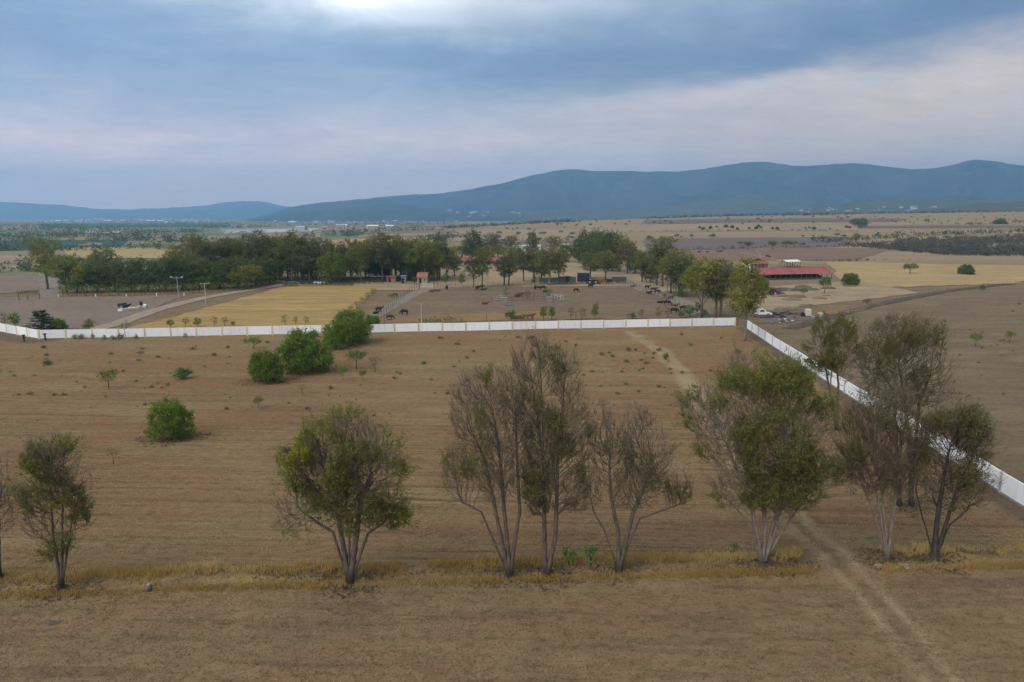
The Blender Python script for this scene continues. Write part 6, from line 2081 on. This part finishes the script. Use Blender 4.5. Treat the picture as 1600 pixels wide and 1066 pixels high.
trailer(967, 443, 'dark covered wagon at the row end by the lane', M_stonew, 5, 1.5)
tractor(1211, 462, 'red tractor parked below the long barn', M_redp, .2, 'machines by the barn')
trailer(1205, 461, 'dark cart hitched behind the red tractor', M_dk, 1.8, .9, .2)

def pickup(px, by, label, m, rz):
    t = thing('pickup_truck', label, 'pickup', gp(px, by), rz)
    MB().prism([(-2.4, -.9, .45), (2.4, -.9, .45), (2.45, -.9, .85), (1.3, -.9, 1.02), (-2.4, -.9, 1.02)], (0, 1.8, 0)).build('body', m, t)
    c = MB().prism([(-.9, -.8, 1.02), (1.25, -.8, 1.02), (.55, -.8, 1.72), (-.75, -.8, 1.75)], (0, 1.6, 0)).build('cab', m, t)
    MB().box((-.1, -.81, 1.38), (1.0, .03, .42)).build('window', M_dk, c)
    MB().box((-1.65, 0, 1.06), (1.4, 1.6, .04)).build('bed', M_dk, t)
    for x in (-1.5, 1.45):
        for s in (-1, 1):
            wheel(t, x, s * .82, .38, .24)
    for s in (-.6, .6):
        MB().box((2.43, s, .8), (.06, .3, .16)).build('headlight', M_steel, t)
pickup(1189, 494, 'white pickup truck parked behind the wall corner', M_white, .1)
# cream water tank beside a tyre
f = gp(1262, 495)
t = thing('water_tank', 'upright cream plastic water tank on the rough ground', 'tank', f)
MB().box((0, 0, 1.05), (1.3, 1.2, 1.7), None, .12).build('tank', M_cream, t)
MB().box((0, 0, .1), (1.4, 1.3, .2)).build('pallet', M_wood, t)
MB().bar((0, 0, 1.88), (0, 0, 2.0), .22, n=12).build('lid', M_cream, t)
f = gp(1254, 495)
o = MB().bar((0, -.15, .55), (0, .15, .55), .55, n=16).build('tyre', M_tyre, None, False, f)
tag(o, 'black tyre standing beside the cream tank', 'tyre')
rr = random.Random(9)
def litter(lx, hx, ly, hy, n, names, group):
    for k in range(n):
        nm, lab, m, lo, hi = names[k % len(names)]
        f = gp(rr.uniform(lx, hx), rr.uniform(ly, hy))
        s = rr.uniform(lo, hi)
        mb = MB()
        if nm == 'scrap_beam':
            a = rr.uniform(-.6, .6)
            mb.bar((-s, 0, .15), (s * math.cos(a), s * math.sin(a), rr.uniform(.3, .8)), .09, n=5)
        elif nm == 'rubbish_sack':
            mb.ball((0, 0, s * .4), s * .6, 2, (1.1, 1, .75), s * .05, k)
        elif nm == 'earth_heap':
            mb.ball((0, 0, 0), s, 2, (1.6, 1, .45), s * .08, k)
        else:
            mb.box((0, 0, s * .25), (s * 1.6, s * .8, s * .5), Matrix.Rotation(rr.uniform(-.3, .3), 3, 'Y') @ Matrix.Rotation(rr.uniform(0, 3), 3, 'Z'))
        tag(mb.build(nm, m, None, nm == 'rubbish_sack', f), lab, nm.replace('_', ' ').split()[-1], group)
litter(1190, 1248, 490, 498, 26, [('scrap_beam', 'black beam in the burnt scrap heap right of the white pickup', M_dk, .8, 2.2), ('scrap_panel', 'dark scrap panel in the burnt heap right of the white pickup', M_tarp, .5, 1.1), ('scrap_beam', 'rusty beam in the burnt scrap heap right of the white pickup', M_rust, .8, 1.8)], 'burnt scrap heap')
litter(1205, 1240, 500, 506, 14, [('rubbish_sack', 'white rubbish sack in the spill beside the side wall', M_far, .3, .6), ('rubbish_sack', 'blue rubbish sack in the spill beside the side wall', M_blue, .3, .6), ('scrap_panel', 'pale green board in the rubbish spill beside the wall', M_green_p, .4, .9)], 'rubbish spill beside the wall')
litter(1270, 1292, 490, 496, 8, [('scrap_panel', 'pale slab scattered right of the cream tank', M_conc, .4, .8)], 'slabs right of the tank')
litter(1210, 1345, 456, 486, 12, [('earth_heap', 'brown earth heap on the rough ground below the barn', simple('brown_earth', (.20, .138, .088), (.15, .10, .066), 2, 1, .05), .8, 2.0)], 'earth heaps below the barn')
litter(1235, 1330, 447, 455, 7, [('earth_heap', 'dark manure heap in front of the barn', M_soil, 1.2, 2.6)], 'manure heaps before the barn')
# white blocks and slabs by the dirt road on the left
for k, (px, py, sx, m, lab) in enumerate([(189, 487, 1.5, M_lime, 'white sack leaning by the dirt road, leftmost of the pale stack'), (197, 486.5, 1.6, M_conc, 'grey slab second in the pale stack by the dirt road'), (205, 485, 1.5, M_cream, 'cream block third in the pale stack by the dirt road'), (212, 484, 1.6, M_cream, 'cream block fourth in the pale stack by the dirt road'), (219, 482.5, 1.3, M_conc, 'grey block fifth in the pale stack by the dirt road'), (226, 480.5, 1.8, M_white, 'white slab rightmost of the pale stack by the dirt road')]):
    f = gp(px, py)
    mb = MB()
    mb.box((0, 0, .40), (sx * .85, .8, .8), Matrix.Rotation(.25 * (k % 3 - 1), 3, 'Y') @ Matrix.Rotation(.4 * k, 3, 'Z'), .08)
    tag(mb.build('stone_block', m, None, False, f), lab, 'block', 'pale stack by the dirt road')
for k, (px, py) in enumerate([(190, 482), (198, 484), (221, 480)]):
    o = link('cow', COWM[('black', 'stand')])
    o.location = gp(px, py)
    o.rotation_euler = (0, 0, k * 1.1)
    tag(o, ['black cow behind the white sack by the dirt road', 'black cow among the pale blocks by the dirt road', 'black cow near the white slab by the dirt road'][k], 'cow', 'cattle of the farm')

# ------------------------------------------------------------------ the far town
from mathutils.bvhtree import BVHTree
def house_mesh(w, d, hh, rm):
    mb = MB()
    mb.box((0, 0, hh / 2), (w, d, hh))
    wall_ = mb.mesh('wall', M_far)
    roof_ = MB().prism([(-w / 2 - .4, -d / 2 - .4, hh + .02), (w / 2 + .4, -d / 2 - .4, hh + .02), (w / 2 + .4, 0, hh + d * .22), (-w / 2 - .4, 0, hh + d * .22)], (0, 0, .3))
    roof_.prism([(-w / 2 - .4, .01, hh + d * .22), (w / 2 + .4, .01, hh + d * .22), (w / 2 + .4, d / 2 + .4, hh + .02), (-w / 2 - .4, d / 2 + .4, hh + .02)], (0, 0, .3))
    return wall_, roof_.mesh('roof', rm)
M_greyroof = simple('grey_roof', (.42, .42, .43), (.34, .34, .35), .3)
HM = [house_mesh(16, 10, 6, M_redt), house_mesh(24, 14, 8, M_greyroof), house_mesh(12, 9, 5, M_far), house_mesh(30, 14, 6, M_lime)]
def town(poly, n, label, group, seed, scale=(.8, 1.5), surf=None):
    rng = np.random.default_rng(seed)
    for p in in_poly(n, poly, rng):
        if surf is None:
            f = gp(*p)
        else:
            hit = surf.ray_cast(Vector((0, 0, CAM_H)), Vector(ray(*p)))
            if hit[0] is None:
                continue
            f = hit[0]
        w_, r_ = HM[rng.integers(len(HM))]
        t = thing('far_house', label, 'house', f, rng.uniform(-.5, .5), group, float(rng.uniform(*scale)))
        link('wall', w_, t)
        link('roof', r_, t)
town([(50, 344.5), (330, 344), (330, 348), (50, 348.5)], 90, 'tiny pale house of the far valley town', 'houses of the far valley town', 1, (.6, 1.2))
town([(130, 342.6), (330, 342.2), (330, 344), (130, 344)], 40, 'tiny pale house along the far edge of the valley town', 'houses at the far edge of the valley town', 2, (1.0, 1.8))
town([(430, 346), (720, 344.5), (720, 348), (430, 350)], 40, 'tiny pale house in the valley below the mountain foot', 'houses below the mountain foot', 3, (.5, 1.0))
town([(440, 357), (620, 353), (620, 356), (440, 362)], 14, 'pale farm building among the valley fields', 'farm buildings of the valley', 4, (.4, .8))
dg = bpy.context.evaluated_depsgraph_get()
for nm in [o.name for o in SC.objects if o.name.startswith('low_hill')] + ['mountain']:
    me = bpy.data.objects[nm].data
    bvh = BVHTree.FromPolygons([v.co for v in me.vertices], [tuple(p.vertices) for p in me.polygons])
    if nm == 'mountain':
        town([(700, 330), (1000, 330), (1000, 337), (700, 341)], 30, 'tiny pale house at the foot of the big mountain', 'houses at the mountain foot', 6, (.6, 1.2), bvh)
    elif nm == 'low_hill':
        town([(1190, 327), (1460, 322), (1460, 331), (1190, 333)], 34, 'tiny pale house on the low scrubby hill', 'houses on the low hill', 5, (.4, .8), bvh)

# ------------------------------------------------------------------ troughs and stub walls in the corral
def trough(px, py, label, m, L_=2.4, rz=0.0):
    t = thing('feed_trough', label, 'trough', gp(px, py), rz, 'troughs in the corral')
    for y in (-.4, .4):
        MB().box((0, y, .42), (L_, .08, .5)).build('side_board', m, t)
    for x in (-L_ / 2, L_ / 2):
        MB().box((x, 0, .42), (.08, .72, .5)).build('end_board', m, t)
    MB().box((0, 0, .20), (L_ - .1, .72, .08)).build('floor', M_wood, t)
    for x in (-L_ * .4, L_ * .4):
        MB().box((x, 0, .08), (.14, .7, .16)).build('foot', M_wood, t)
trough(796, 478, 'blue-grey feed trough in front of the pen rails', M_blue, 2.6, .1)
trough(880, 471, 'grey feed trough right of the pen rails', M_foot, 3.0, .15)
trough(806, 498, 'rusty feed trough behind the green wall saplings', M_rust, 2.6)
trough(680, 455.5, 'dark trough below the pale gate of the back fence', M_wood, 3.0)
for px, py, l in [(788, 474, 'grey stub wall at left end of the pen rails'), (859, 473, 'grey stub wall at right end of the pen rails')]:
    t = thing('stub_wall', l, 'wall', gp(px, py), .05, 'stub walls of the pen')
    MB().box((0, 0, .75), (1.6, .35, 1.6), None, .03).build('masonry', M_foot, t)
    MB().box((0, 0, 1.6), (1.8, .5, .14)).build('coping', M_postg, t)
t = thing('field_gate', 'pale pipe gate in the back fence of the corral', 'gate', gp(667, 451.5), .02)
for z in (.3, .8, 1.3, 1.8):
    MB().bar((-2.4, 0, z), (2.4, 0, z), .06, n=6).build('pipe', M_lime, t)
for x in (-2.4, 2.4):
    MB().box((x, 0, 1.0), (.2, .2, 2.2)).build('post', M_rust, t)
